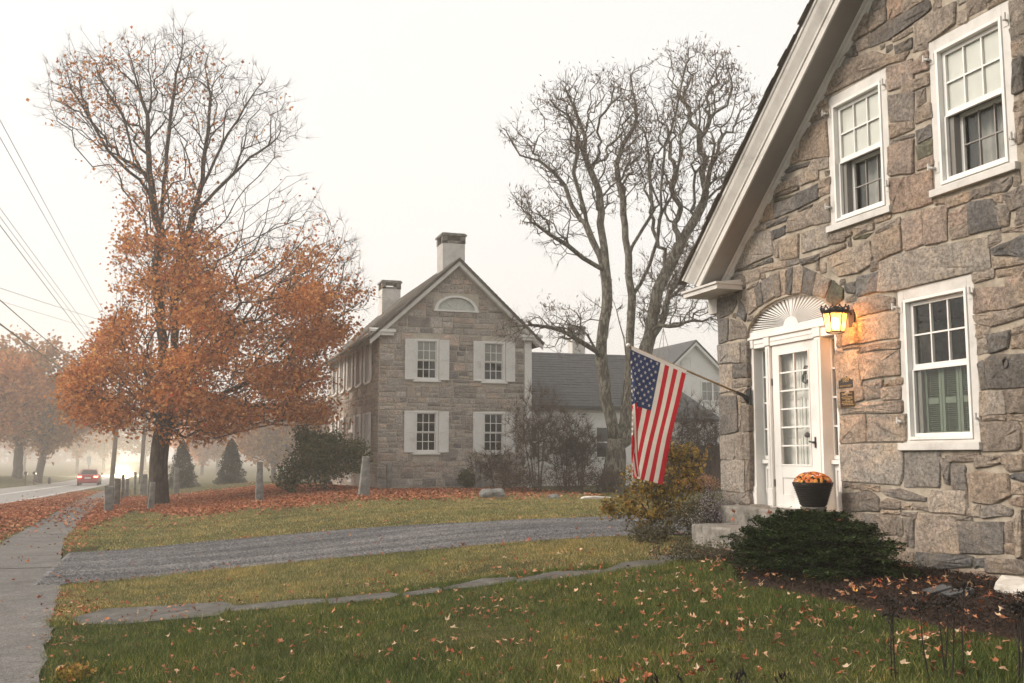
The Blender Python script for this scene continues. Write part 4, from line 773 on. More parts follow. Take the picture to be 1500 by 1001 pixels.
# sunburst fan: dark hollow, rim, hub, slats
EL = lambda a, ru, rv: (DC+ru*math.cos(a), 3.24+rv*math.sin(a))
A_ = np.linspace(0, math.pi, 33)
MB().prism([EL(a, .93, .345) for a in A_], lambda p: (7.42, *p), lambda p: (7.43, *p)).build('fan_hollow', M['black'], H1)
mb = MB()
for i in range(32):
    q = [EL(A_[i], .995, .385), EL(A_[i+1], .995, .385), EL(A_[i+1], .935, .338), EL(A_[i], .935, .338)]
    mb.prism(q, lambda p: (7.328, *p), lambda p: (7.44, *p))
mb.build('fan_rim', M['paint'], H1)
mb = MB(); mb.prism([EL(a, .16, .105) for a in np.linspace(0, math.pi, 12)], lambda p: (7.335, *p), lambda p: (7.42, *p)); mb.build('fan_hub', M['paint'], H1)
for i in range(31):
    a = math.pi*(i+.5)/31; da = .026 if i != 15 else .05; c0, c1 = EL(a-da*.75, .15, .1), EL(a+da*.75, .15, .1); c2, c3 = EL(a+da, .94, .34), EL(a-da, .94, .34)
    MB().prism([c0, c1, c2, c3], lambda p: (7.345, *p), lambda p: (7.385, *p)).build('fan_slat', M['paint'], H1)
def sidelight(y0, y1):
    mb = MB(); PX = lambda u, v, d: (7.47-d, u, v)
    ring(mb, PX, y0, y1, 1.56, 3.018, .03, -.03, .012, .03, .05); inst_box(mb, PX, y0, y1, .957, 1.5, -.03, 0); inst_box(mb, PX, y0, y1, 1.505, 1.555, -.03, .05)
    ring(mb, PX, y0+.03, y1-.03, 1.12, 1.46, .03, .0005, .016)
    s = mb.build('sidelight', M['paint'], H1, bevel=.003); panes_grid(s, PX, y0+.03, y1-.03, 1.61, 2.988, 1, 4, -.008, .022, M['paint'], M['glass'])
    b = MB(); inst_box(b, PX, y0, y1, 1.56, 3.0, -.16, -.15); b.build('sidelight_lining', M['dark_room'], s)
sidelight(11.602, 11.898); sidelight(10.132, 10.398)
PD = lambda u, v, d: (7.36-d, u, v)
mb = MB(); D0, D1 = 10.535, 11.495; G0, G1, GZ0, GZ1 = 10.70, 11.33, 1.50, 2.885
inst_box(mb, PD, D0, G0, .965, 3.018, -.035, 0); inst_box(mb, PD, G1, D1, .965, 3.018, -.035, 0)
inst_box(mb, PD, G0, G1, GZ1, 3.018, -.035, 0); inst_box(mb, PD, G0, G1, 1.33, GZ0, -.035, 0); inst_box(mb, PD, G0, G1, .965, 1.12, -.035, 0); inst_box(mb, PD, G0, G1, 1.12, 1.33, -.035, -.014)
ring(mb, PD, G0-.02, G1+.02, GZ0-.02, GZ1+.02, .02, .0003, .009)
door = mb.build('storm_door', M['paint'], H1, bevel=.003)
panes_grid(door, PD, G0, G1, GZ0, GZ1, 2, 6, -.016, .02, M['paint'], M['glass'], .014)
for zz in (2.55, 1.26): bar_y('hinge', M['black'], [(11.488, 11.502, zz-.045, zz+.045, 7.348, 7.3595)], door, 0)
mb = MB(); mb.tube([PD(10.60, 1.765, 0), PD(10.60, 1.765, .05)], .014, 8); mb.tube([PD(10.57, 1.765, .045), PD(10.66, 1.775, .05)], .011, 6); inst_box(mb, PD, 10.585, 10.615, 1.70, 1.83, 0, .008); mb.build('latch', M['black'], door)
PI = lambda u, v, d: (7.50-d, u, v)
mb = MB(); inst_box(mb, PI, 10.53, 11.5, .957, 3.018, -.045, 0)
for (a, b, c, d) in [(10.62, 10.99, 2.42, 2.86), (11.05, 11.41, 2.42, 2.86), (10.62, 10.99, 1.95, 2.34), (11.05, 11.41, 1.95, 2.34), (10.62, 10.99, 1.2, 1.86), (11.05, 11.41, 1.2, 1.86)]:
    ring(mb, PI, a, b, c, d, .022, .0003, .012); inst_box(mb, PI, a+.05, b-.05, c+.05, d-.05, .0003, .008)
inn = mb.build('inner_door', M['paint'], H1)
for yy in (10.80, 10.90): MB().ball(PI(yy, 1.86, .05), .036, 12, 8).tube([PI(yy, 1.86, 0), PI(yy, 1.86, .05)], .012, 8).build('door_knob', M['bronze'], inn, smooth=True)
mb = MB(); mb.tube([PI(10.95, 2.66, .02), PI(10.97, 2.60, .035), PI(10.96, 2.53, .05), PI(10.90, 2.50, .05), PI(10.86, 2.52, .04)], .013, 8); mb.ball(PI(10.87, 2.52, .04), .026); mb.box(PI(10.93, 2.62, 0), PI(10.99, 2.70, .015)); mb.tube([PI(10.96, 2.70, .02), PI(10.93, 2.72, .03), PI(10.88, 2.71, .03)], .01, 6); mb.build('door_knocker', M['black'], inn)
bar_y('door_sill', M['old_paint'], [(10.02, 12.008, .951, .964, 7.28, 7.5)])
ri = MB(); a = np.linspace(0, 2*math.pi, 17)
RY, RZ = 7.47, 2.45
ri.tube([PF(RY+.035*math.sin(q), RZ+.045*math.cos(q), .05) for q in a], .008, 6); ri.tube([PF(RY, RZ+.045, .0), PF(RY, RZ+.045, .06)], .012, 6); ri.build('iron_ring', M['black'], H1)
# granite sill and step
mb = MB().box((6.98, 9.98, .62), (7.34, 12.36, .948)); mb.build('granite_sill', M['granite'], H1, bevel=.02)
o = MB().box((6.44, 9.75, .30), (6.978, 12.06, .73)).build('granite_step', M['granite'], None, (6.7, 10.8, .4), bevel=.03)
tag(o, 'long rough granite step block below the front doorway', 'step')

# ---------------------------------------------------------------- wall lantern (lit)
LN = thing('wall_lantern', 'lit black iron wall lantern with amber glass beside the doorway', 'lantern', (7.05, 9.71, 2.97))
LC = (7.05, 9.71); rt, rb, z0, z1 = .135, .092, 2.985, 3.20
fr = MB(); hexa = lambda r, zz: [(LC[0]+r*math.cos(math.pi/6+k*math.pi/3), LC[1]+r*math.sin(math.pi/6+k*math.pi/3), zz) for k in range(6)]
tb, bb = hexa(rt, z1), hexa(rb, z0)
for k in range(6):
    fr.tube([bb[k], tb[k]], .008, 5); fr.tube([tb[k], tb[(k+1) % 6]], .011, 5); fr.tube([bb[k], bb[(k+1) % 6]], .010, 5)
    m0 = [(p+q)/2 for p, q in zip(bb[k], bb[(k+1) % 6])]; m1 = [(p+q)/2 for p, q in zip(tb[k], tb[(k+1) % 6])]; fr.tube([m0, m1], .004, 4)
    q0 = [a+(b-a)*.52 for a, b in zip(bb[k], tb[k])]; q1 = [a+(b-a)*.52 for a, b in zip(bb[(k+1) % 6], tb[(k+1) % 6])]; fr.tube([q0, q1], .004, 4)
fr.build('frame', M['black'], LN)
mb = MB(); mb.lathe((LC[0], LC[1], 0), [(.145, 3.205), (.152, 3.222), (.11, 3.24), (.05, 3.255), (.02, 3.275)], 12); mb.build('cap', M['black'], LN)
mb = MB()
for k in range(12):
    a = k*math.pi/6; b = a+.26; p = lambda q, r, zz: (LC[0]+r*math.cos(q), LC[1]+r*math.sin(q), zz)
    mb.tube([p(a, .145, 3.215), p(a+.1, .155, 3.25), p(a+.26, .15, 3.27), p(a+.42, .155, 3.25), p(a+.52, .145, 3.215)], .008, 5); mb.ball(p(a+.26, .15, 3.278), .012, 6, 4)
mb.build('crown', M['black'], LN)
m, t, b, o = mat('amber_seeded_glass'); tr = nd(t, 'ShaderNodeBsdfTransparent'); tr.inputs[0].default_value = (1, .74, .42, 1)
tl = nd(t, 'ShaderNodeBsdfTranslucent'); tl.inputs[0].default_value = (1, .46, .15, 1); ms = nd(t, 'ShaderNodeMixShader'); ms.inputs[0].default_value = .38
t.links.new(tr.outputs[0], ms.inputs[1]); t.links.new(tl.outputs[0], ms.inputs[2]); t.links.new(ms.outputs[0], o.inputs[0]); M['amber'] = m
for k in range(6):
    MB().add([bb[k], bb[(k+1) % 6], tb[(k+1) % 6], tb[k]], [(0, 1, 2, 3)]).build('pane', M['amber'], LN)
MB().ball((LC[0], LC[1], 3.085), .042, 10, 8, (1, 1, 1.5)).build('bulb', emitter('glowing_bulb', (1, .66, .36), 55), LN, smooth=True)
mb = MB(); mb.tube([(7.29, 9.71, 3.17), (7.22, 9.71, 3.24), (7.12, 9.71, 3.26), (7.05, 9.71, 3.28)], .014, 6); mb.box((7.262, 9.66, 3.05), (7.285, 9.76, 3.25)); mb.build('bracket', M['black'], LN)
lp = bpy.data.lights.new('lantern_light', 'POINT'); lp.energy = 80; lp.color = (1, .44, .15); lp.shadow_soft_size = .05
lo = bpy.data.objects.new('lantern_light', lp); COL.objects.link(lo); lo.location = (LC[0]-ROOT[LN.name].x, 0, .11); lo.parent = LN

# ---------------------------------------------------------------- signs on the wall
def text_mesh(s, size, place, name, m, parent, bold=.0):
    cu = bpy.data.curves.new('t', 'FONT'); cu.body = s; cu.size = size; cu.align_x = 'CENTER'; cu.align_y = 'CENTER'; cu.extrude = .0015; cu.offset = bold; cu.resolution_u = 2
    ob = bpy.data.objects.new('t', cu); COL.objects.link(ob); dg = bpy.context.evaluated_depsgraph_get()
    me = bpy.data.meshes.new_from_object(ob.evaluated_get(dg)); bpy.data.objects.remove(ob); me.materials.clear(); me.name = name
    for v in me.vertices: x, y, q = v.co; v.co = place(x, y, q)
    return finish(name, me, m, parent)
S1 = thing('house_number_sign', 'black arched house number sign reading 189 North Street in gilt', 'sign', (7.26, 9.835, 2.43))
def arched(g): 
    return [(9.70+g, 2.365+g), (9.97-g, 2.365+g), (9.97-g, 2.465-g)]+[(9.835+x, 2.467+(.045-g*.3)*math.cos(x/.095*math.pi/2)-g) for x in np.linspace(.095, -.095, 9)]+[(9.70+g, 2.465-g)]
MB().prism(arched(0), lambda p: (7.255, *p), lambda p: (7.272, *p)).build('rim', M['gold'], S1)
MB().prism(arched(.004), lambda p: (7.2525, *p), lambda p: (7.2549, *p)).build('plate', M['black'], S1)
text_mesh('189', .085, lambda x, y, q: (7.2515-q, 9.835-x, 2.463+y), 'number', M['gold'], S1, .001)
text_mesh('NORTH STREET', .031, lambda x, y, q: (7.2515-q, 9.835-x, 2.392+y), 'street_name', M['gold'], S1)
S2 = thing('bronze_plaque', 'small square bronze plaque with fine raised lines of text under the house number', 'plaque', (7.26, 9.82, 2.24))
MB().box((7.255, 9.69, 2.15), (7.272, 9.95, 2.335)).build('rim', M['gold'], S2); MB().box((7.2525, 9.694, 2.154), (7.2549, 9.946, 2.331)).build('plate', M['bronze'], S2)
mb = MB(); r3 = random.Random(4)
for k, (zz, wd) in enumerate([(2.306, .19), (2.288, .05), (2.268, .2), (2.25, .17), (2.233, .06), (2.215, .19), (2.197, .2), (2.18, .15)]):
    y = 9.82+wd/2
    while y > 9.82-wd/2:
        l = r3.uniform(.018, .045); mb.box((7.2512, y, zz-.0045), (7.2524, y-l, zz+.0045)); y -= l+.008
mb.build('inscription', M['gold'], S2)

# ================================================================ distant stone house across the drive
H2 = thing('stone_house', 'two-storey fieldstone house with white shutters and two white chimneys beyond the drive', 'house', (7.3, 37.84, .3))
PG = lambda u, v, d: (u, 37.84-d, v); PT = lambda u, v, d: (7.3-d, u, v)
A2, B2, CX2, EV, AP = 7.3, 13.3, 10.3, 6.15, 8.92
g2 = lambda u: EV+(AP-EV)*(1-abs(u-CX2)/(CX2-A2))
GW = [(8.66, 9.58, 4.40, 6.04), (11.33, 12.25, 4.40, 6.04), (8.66, 9.58, 1.66, 3.31), (11.33, 12.25, 1.66, 3.31)]
FAN = [(10.27+.86*math.cos(a), 7.20+.57*math.sin(a)) for a in np.linspace(0, math.pi, 13)]
YC = [39.95, 42.05, 44.2, 46.35, 48.5]
SW = [(y-.46, y+.46, 4.42, 6.02) for y in YC]+[(y-.46, y+.46, 1.66, 3.31) for y in YC if y != 44.2]
rc = lambda a, b, c, d: [(a, c), (b, c), (b, d), (a, d)]
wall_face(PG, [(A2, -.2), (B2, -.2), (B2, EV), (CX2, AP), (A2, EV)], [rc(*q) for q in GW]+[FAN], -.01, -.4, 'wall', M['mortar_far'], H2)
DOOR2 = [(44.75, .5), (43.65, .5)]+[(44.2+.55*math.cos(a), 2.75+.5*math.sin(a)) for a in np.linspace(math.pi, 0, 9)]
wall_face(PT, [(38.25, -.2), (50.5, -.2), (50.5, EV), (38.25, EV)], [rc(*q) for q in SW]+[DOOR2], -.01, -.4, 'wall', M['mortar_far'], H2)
mb = MB().box((12.9, 38.25, -.2), (13.3, 50.5, EV)); mb.prism([(A2, -.2), (B2, -.2), (B2, EV), (CX2, AP), (A2, EV)], lambda p: (p[0], 50.1, p[1]), lambda p: (p[0], 50.5, p[1]))
mb.build('back_wall', M['mortar_far'], H2)
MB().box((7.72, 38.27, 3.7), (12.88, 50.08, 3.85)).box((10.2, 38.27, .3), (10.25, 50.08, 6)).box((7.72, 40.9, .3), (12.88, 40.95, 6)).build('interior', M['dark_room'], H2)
rs = random.Random(21)
ho = [(a-.03, b+.03, c-.06, d+.04) for a, b, c, d in GW]+[(9.38, 11.16, 7.12, 7.8)]
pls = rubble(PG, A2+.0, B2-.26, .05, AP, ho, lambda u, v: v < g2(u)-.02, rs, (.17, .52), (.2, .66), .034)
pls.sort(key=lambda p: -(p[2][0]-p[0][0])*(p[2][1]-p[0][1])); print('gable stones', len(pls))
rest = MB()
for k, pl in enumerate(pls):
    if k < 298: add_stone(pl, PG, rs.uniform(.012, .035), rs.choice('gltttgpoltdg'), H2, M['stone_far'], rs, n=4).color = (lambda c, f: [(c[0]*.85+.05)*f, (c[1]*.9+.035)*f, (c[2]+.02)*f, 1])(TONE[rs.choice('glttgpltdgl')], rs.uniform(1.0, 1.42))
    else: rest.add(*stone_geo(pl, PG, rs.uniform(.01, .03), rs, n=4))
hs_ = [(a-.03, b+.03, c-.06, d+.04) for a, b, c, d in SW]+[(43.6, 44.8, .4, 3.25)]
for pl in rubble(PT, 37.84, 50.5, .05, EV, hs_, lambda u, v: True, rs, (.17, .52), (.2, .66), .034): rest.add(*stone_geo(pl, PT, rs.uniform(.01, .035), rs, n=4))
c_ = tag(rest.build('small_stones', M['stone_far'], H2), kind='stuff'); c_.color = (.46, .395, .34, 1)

def far_window(P, y0, y1, z0, z1, house, blind=False, shut=.40, sd=1, full=True):
    fr = MB(); zs = z0+.06; ring(fr, P, y0+.002, y1-.002, zs, z1-.002, .085, -.10, .035)
    win = fr.build('window', M['paint'], house)
    sl = MB(); inst_box(sl, P, y0-.08, y1+.08, z0, zs-.001, -.08, .10); sl.build('sill', M['paint'], win)
    m_ = (zs+z1)/2; a, b = y0+.09, y1-.09
    s = MB(); ring(s, P, a, b, m_-.02, z1-.09, .03, -.07, -.04, .03, .04); ring(s, P, a, b, zs+.085, m_-.022, .03, -.10, -.075); s.build('sash', M['paint'], win)
    nb = (3, 2)
    panes_grid(win, P, a+.03, b-.03, m_+.02, z1-.12, *nb, -.055, .028, M['paint'], M['glass_far'], .01)
    panes_grid(win, P, a+.03, b-.03, zs+.115, m_-.05, *nb, -.088, .028, M['paint'], M['glass_far'], .01)
    if blind:
        bl = MB(); inst_box(bl, P, a+.031, b-.031, m_+.0, z1-.125, -.085, -.072); bl.build('blind', M['curtain'], win)
    for u0, u1 in ((y0-shut, y0-.005), (y1+.005, y1+shut)):
        p = MB(); ring(p, P, u0, u1, zs+.02, z1-.02, .055, .055, .095); inst_box(p, P, u0+.055, u1-.055, (zs+z1)/2-.02, (zs+z1)/2+.06, .055, .095); inst_box(p, P, u0+.06, u1-.06, zs+.08, (zs+z1)/2-.03, .058, .062); inst_box(p, P, u0+.06, u1-.06, (zs+z1)/2+.07, z1-.08, .058, .062)
        lo, hi = zs+.075, z1-.075; nl = 34
        for i in range(nl):
            q = lo+(hi-lo)*(i+.5)/nl
            p.add([P(u0+.055, q-.022, .089), P(u1-.055, q-.022, .089), P(u1-.055, q+.021, .074), P(u0+.055, q+.021, .074)], [(0, 1, 2, 3)])
        p.build('shutter', M['paint'], win)
    return win
for k, q in enumerate(GW): far_window(PG, *q, H2, blind=k < 2, shut=.40 if k in (0, 2) else .385)
for k, q in enumerate(SW): far_window(PT, *q, H2, blind=k % 2 == 0)
# half-round gable window
mb = MB(); n = len(FAN)
for i in range(n-1):
    s_ = lambda p, f: (10.27+(p[0]-10.27)*f, 7.20+(p[1]-7.20)*f)
    mb.prism([FAN[i], FAN[i+1], s_(FAN[i+1], .86), s_(FAN[i], .86)], lambda p: PG(*p, -.1), lambda p: PG(*p, .04))
inst_box(mb, PG, 9.37, 11.17, 7.13, 7.199, -.1, .07)
fw = mb.build('fan_window', M['paint'], H2)
mb = MB()
for a in np.linspace(0, math.pi, 8)[1:-1]: mb.tube([PG(10.27+.1*math.cos(a), 7.2+.07*math.sin(a), -.04), PG(10.27+.74*math.cos(a), 7.2+.49*math.sin(a), -.04)], .012, 4)
mb.build('muntin', M['paint'], fw)
MB().prism([(10.27+.75*math.cos(a), 7.2+.5*math.sin(a)) for a in np.linspace(0, math.pi, 13)], lambda p: PG(*p, -.07), lambda p: PG(*p, -.062)).build('pane', M['glass'], fw)
MB().prism([(10.27+.8*math.cos(a), 7.2+.53*math.sin(a)) for a in np.linspace(0, math.pi, 13)], lambda p: PG(*p, -.13), lambda p: PG(*p, -.12)).build('blind', M['blind'], fw)
# street door
mb = MB(); ring(mb, PT, 43.66, 44.74, .5, 2.74, .12, -.15, .0); inst_box(mb, PT, 43.78, 44.62, .5, 2.62, -.2, -.13); d2 = mb.build('door', M['paint'], H2)
MB().prism([(44.2+.54*math.cos(a), 2.75+.49*math.sin(a)) for a in np.linspace(0, math.pi, 9)], lambda p: PT(*p, -.15), lambda p: PT(*p, -.1)).build('fanlight', M['paint'], d2)
mb = MB()
for k in range(14):
    a = k*2*math.pi/14; mb.ball(PT(44.2+.17*math.cos(a), 1.95+.2*math.sin(a), -.08), .07, 6, 4)
mb.build('wreath', M['leaf_yew'], d2)
# roof, rakes, returns
mb = MB(); sl2 = (AP-EV)/(CX2-A2)
for s in (1, -1):
    X = lambda x: CX2+s*(x-CX2)
    r2_ = lambda x, n: EV+sl2*(x-A2)+n
    mb.prism([(X(6.86), r2_(6.86, .16)), (X(CX2), r2_(CX2, .16)), (X(CX2), r2_(CX2, .27)), (X(6.86), r2_(6.86, .27))], lambda p: (p[0], 37.5, p[1]), lambda p: (p[0], 50.8, p[1]))
mb.build('roof', M['shingle_brown'], H2)
mb = MB(); rs2 = random.Random(2)
for s in (1, -1):
    x = 6.82
    while x < CX2:
        y = 37.47
        while y < 50.8:
            l = rs2.uniform(.3, .9); e = rs2.uniform(0, .012); mb.prism([(X(x), r2_(x, .272+e)), (X(min(x+.16, CX2)), r2_(min(x+.16, CX2), .271)), (X(min(x+.16, CX2)), r2_(min(x+.16, CX2), .278)), (X(x), r2_(x, .30+e))], lambda p: (p[0], y, p[1]), lambda p: (p[0], min(y+l-.01, 50.82), p[1])); y += l
        x += .15
tag(mb.build('shingle', M['shingle_brown'], H2), kind='stuff')
mb = MB()
for s in (1, -1):
    mb.prism([(X(6.88), r2_(6.88, -.02)), (X(CX2), r2_(CX2, -.02)), (X(CX2), r2_(CX2, .155)), (X(6.88), r2_(6.88, .155))], lambda p: (p[0], 37.53, p[1]), lambda p: (p[0], 37.60, p[1]))
    mb.prism([(X(7.05), r2_(7.05, -.04)), (X(CX2), r2_(CX2, -.04)), (X(CX2), r2_(CX2, .0)), (X(7.05), r2_(7.05, .0))], lambda p: (p[0], 37.601, p[1]), lambda p: (p[0], 37.82, p[1]))
mb.build('rake_board', M['old_paint'], H2)
for a, b in ((6.9, 7.85), (12.86, 13.7)):
    mb = MB(); mb.box((a+.06, 37.56, 6.10), (b-.06, 37.835, 6.22)); mb.box((a, 37.5, 6.221), (b, 37.836, 6.31)); mb.prism([(37.5, 6.311), (37.83, 6.311), (37.83, 6.40)], lambda p: (a, *p), lambda p: (b, *p))
    mb.build('cornice_return', M['paint'], H2)
MB().box((6.92, 37.84, 6.02), (7.28, 50.6, 6.12)).box((6.88, 37.84, 6.121), (7.28, 50.6, 6.22)).build('eave_board', M['old_paint'], H2)
MB().box((13.04, 37.76, .2), (13.31, 37.84, 6.09)).box((13.311, 37.80, .2), (13.34, 38.2, 6.09)).build('corner_board', M['paint'], H2)
def chimney(x0, x1, y0, y1, z0, z1, house):
    c = MB().box((x0, y0, z0), (x1, y1, z1-.42)).build('chimney', M['old_paint'], house)
    mb = MB(); w_ = (x1-x0)*.22
    for a in (x0-.02, x1-w_+.02):
        for b in (y0-.02, y1-w_+.02): mb.box((a, b, z1-.419), (a+w_, b+w_, z1-.12))
    mb.box((x0-.02, y0-.02, z1-.42), (x1+.02, y0+.0, z1-.32)); mb.box((x0-.07, y0-.07, z1-.119), (x1+.07, y1+.07, z1-.05)); mb.box((x0-.02, y0-.02, z1-.049), (x1+.02, y1+.02, z1)); mb.build('chimney_cap', M['granite'], c)
chimney(10.08, 11.0, 39.25, 40.2, 8.2, 10.55, H2); chimney(9.45, 10.35, 48.5, 49.4, 8.2, 10.1, H2)

# ================================================================ white clapboard wing and the house behind
def clapboards(P, u0, u1, v0, v1, name, house, holes=(), top=None, step=.115):
    mb = MB(); v = v0
    while v < v1:
        spans = [(u0, u1)] if top is None else [top(v)]
        for (a, b, c, d) in holes:
            if c < v+step and d > v:
                ns = []
                for s, e in spans:
                    if b <= s or a >= e: ns.append((s, e)); continue
                    if a > s: ns.append((s, a))
                    if e > b: ns.append((b, e))
                spans = ns
        for s, e in spans:
            if e-s > .03: mb.prism([(0, v), (.028, v), (.004, v+step), (0, v+step)], lambda p: P(s, p[1], p[0]), lambda p: P(e, p[1], p[0]))
        v += step
    return tag(mb.build(name, M['paint'], house), kind='stuff')
def slate_roof(name, house, x0, x1, y0, z0, y1, z1, m, step=.2):
    """slope facing the street-side yard, its courses real steps"""
    o = MB().prism([(y0, z0), (y1, z1), (y1, z1-.12), (y0, z0-.12)], lambda p: (x0, *p), lambda p: (x1, *p)).build(name, m, house)
    n = int(math.hypot(y1-y0, z1-z0)/step); mb = MB(); rr = random.Random(6)
    for i in range(n):
        a, b = i/n, (i+1)/n; f = lambda t, e: (y0+(y1-y0)*t, z0+(z1-z0)*t+e); x = x0
        while x < x1:
            l = min(rr.uniform(.5, 1.4), x1-x); e = rr.uniform(0, .01)
            mb.prism([f(a, .004), f(b, .003), f(b, .008), f(a, .03+e)], lambda p: (x, *p), lambda p: (x+l-.008, *p)); x += l
    tag(mb.build('shingle', m, o), kind='stuff'); return o
W2 = thing('house_wing', 'low white clapboard wing with dark slate roof beside the distant stone house', 'house', (17.5, 43.5, .3))
PW = lambda u, v, d: (u, 43-d, v)
MB().box((13.4, 43.0, -.2), (21.4, 43.2, 3.9)).box((13.4, 43.2, -.2), (13.6, 49, 3.9)).box((21.2, 43.2, -.2), (21.4, 49, 3.9)).prism([(43, 3.9), (49, 3.9), (46, 6.4)], lambda p: (21.2, *p), lambda p: (21.39, *p)).build('wall', M['paint'], W2)
wh = [(14.75, 15.45, 1.5, 2.95), (18.2, 18.95, 1.5, 2.95)]
clapboards(PW, 13.4, 21.4, .2, 3.55, 'clapboards', W2, wh)
for q in wh:
    fr = MB(); ring(fr, PW, *q, .07, .0, .05); wd = fr.build('window', M['paint'], W2); p_ = MB(); inst_box(p_, PW, q[0]+.07, q[1]-.07, (q[2]+q[3])/2-.03, (q[2]+q[3])/2+.03, .006, .045); p_.build('sash', M['paint'], wd)
    for a, b in ((q[2]+.07, (q[2]+q[3])/2-.03), ((q[2]+q[3])/2+.03, q[3]-.07)): p_ = MB(); inst_box(p_, PW, q[0]+.07, q[1]-.07, a, b, .008, .014); p_.build('pane', M['glass_far'], wd); p_ = MB(); inst_box(p_, PW, q[0]+.07, q[1]-.07, a, b, .002, .006); p_.build('lining', M['dark_room'], wd)
MB().box((13.4, 42.93, 3.56), (21.45, 43.0, 3.88)).box((13.3, 42.72, 3.78), (21.5, 42.929, 3.9)).build('gutter', M['old_paint'], W2)
slate_roof('roof', W2, 13.35, 21.5, 42.65, 3.82, 46, 6.55, M['shingle']); slate_roof('roof', W2, 13.35, 21.5, 49.35, 3.82, 46.001, 6.55, M['shingle'])
chimney(18.45, 19.1, 46.3, 46.9, 5.5, 7.95, W2)
MB().prism([(42.8, 3.35), (47.5, 5.15), (47.5, 5.0), (42.8, 3.2)], lambda p: (21.51, *p), lambda p: (24.6, *p)).build('shed_roof', M['shingle'], W2)
MB().box((21.6, 43, -.2), (24.5, 43.1, 3.25)).build('shed_wall', M['paint'], W2)
W3 = thing('house', 'white clapboard house with steep gable and paired window behind the flag', 'house', (25, 48, .3))
PH = lambda u, v, d: (u, 48-d, v); ax_, az, hw, s3 = 26.0, 7.55, 3.3, .92
mb = MB().prism([(ax_-hw, -.2), (ax_+hw, -.2), (ax_+hw, az-hw*s3), (ax_, az), (ax_-hw, az-hw*s3)], lambda p: (p[0], 48, p[1]), lambda p: (p[0], 60, p[1])); mb.build('wall', M['paint'], W3)
wq = (26.35, 27.75, 4.45, 5.55); vq = (25.2, 25.85, 5.9, 6.75)
clapboards(PH, 0, 0, .3, az, 'clapboards', W3, [wq, vq], lambda v: (ax_-min(hw, (az-v)/s3), ax_+min(hw, (az-v)/s3)), .13)
fr = MB(); ring(fr, PH, *wq, .08, .0, .05); inst_box(fr, PH, 27.0, 27.1, wq[2]+.08, wq[3]-.08, 0, .05); wd = fr.build('window', M['paint'], W3)
for a, b in ((26.43, 27.0), (27.1, 27.67)): 
    p_ = MB(); inst_box(p_, PH, a, b, wq[2]+.08, wq[3]-.08, .002, .006); p_.build('lining', M['curtain'], wd)
    panes_grid(wd, PH, a, b, wq[2]+.08, wq[3]-.08, 2, 2, .02, .025, M['paint'], M['glass_far'], .008)
fr = MB(); ring(fr, PH, *vq, .06, 0, .04)
for i in range(10): fr.add([PH(vq[0]+.06, vq[2]+.07+i*.07, .03), PH(vq[1]-.06, vq[2]+.07+i*.07, .03), PH(vq[1]-.06, vq[2]+.14+i*.07, .005), PH(vq[0]+.06, vq[2]+.14+i*.07, .005)], [(0, 1, 2, 3)])
fr.build('gable_vent', M['paint'], W3)
mb = MB(); tr_ = MB()
for s in (1, -1):
    X = lambda d: ax_+s*d; rz = lambda d, n: az-d*s3+n
    mb.prism([(X(0), rz(0, .02)), (X(hw+.4), rz(hw+.4, .02)), (X(hw+.4), rz(hw+.4, .14)), (X(0), rz(0, .14))], lambda p: (p[0], 47.7, p[1]), lambda p: (p[0], 60.3, p[1]))
    tr_.prism([(X(0), rz(0, -.14)), (X(hw+.38), rz(hw+.38, -.14)), (X(hw+.38), rz(hw+.38, .019)), (X(0), rz(0, .019))], lambda p: (p[0], 47.72, p[1]), lambda p: (p[0], 47.95, p[1]))
mb.build('roof', M['shingle'], W3); tr_.build('rake_board', M['paint'], W3)
mb = MB(); c = (25.0, 49.5, 7.1)
for a in range(3): mb.tube([(c[0]+.45*math.cos(a*2.1), c[1]+.45*math.sin(a*2.1), c[2]-.3), (c[0], c[1], c[2]+1.35)], .018, 4)
mb.tube([(c[0], c[1], c[2]+1.3), (c[0], c[1], c[2]+2.0)], .015, 4); mb.build('antenna_tripod', M['granite'], W3)
# brown board fence in the shrubs
FB = thing('board_fence', 'dark brown upright board fence behind the bare shrubs', 'fence', (20, 36.6, .35))
for k in range(26):
    x = 17.6+k*.19; MB().box((x, 36.55, .25), (x+.175, 36.58, 2.05+.02*math.sin(k*2.3))).build('board', M['fence'] if 'fence' in M else M.setdefault('fence', grain('brown_fence_board', [(.3, (.06, .038, .028)), (.7, (.115, .075, .055))], 4, .9, 30, .3, .01, stretch=(3, 3, .4))), FB)
MB().box((17.6, 36.581, .6), (22.54, 36.64, .7)).box((17.6, 36.581, 1.6), (22.54, 36.64, 1.7)).build('rail', M['fence'], FB)

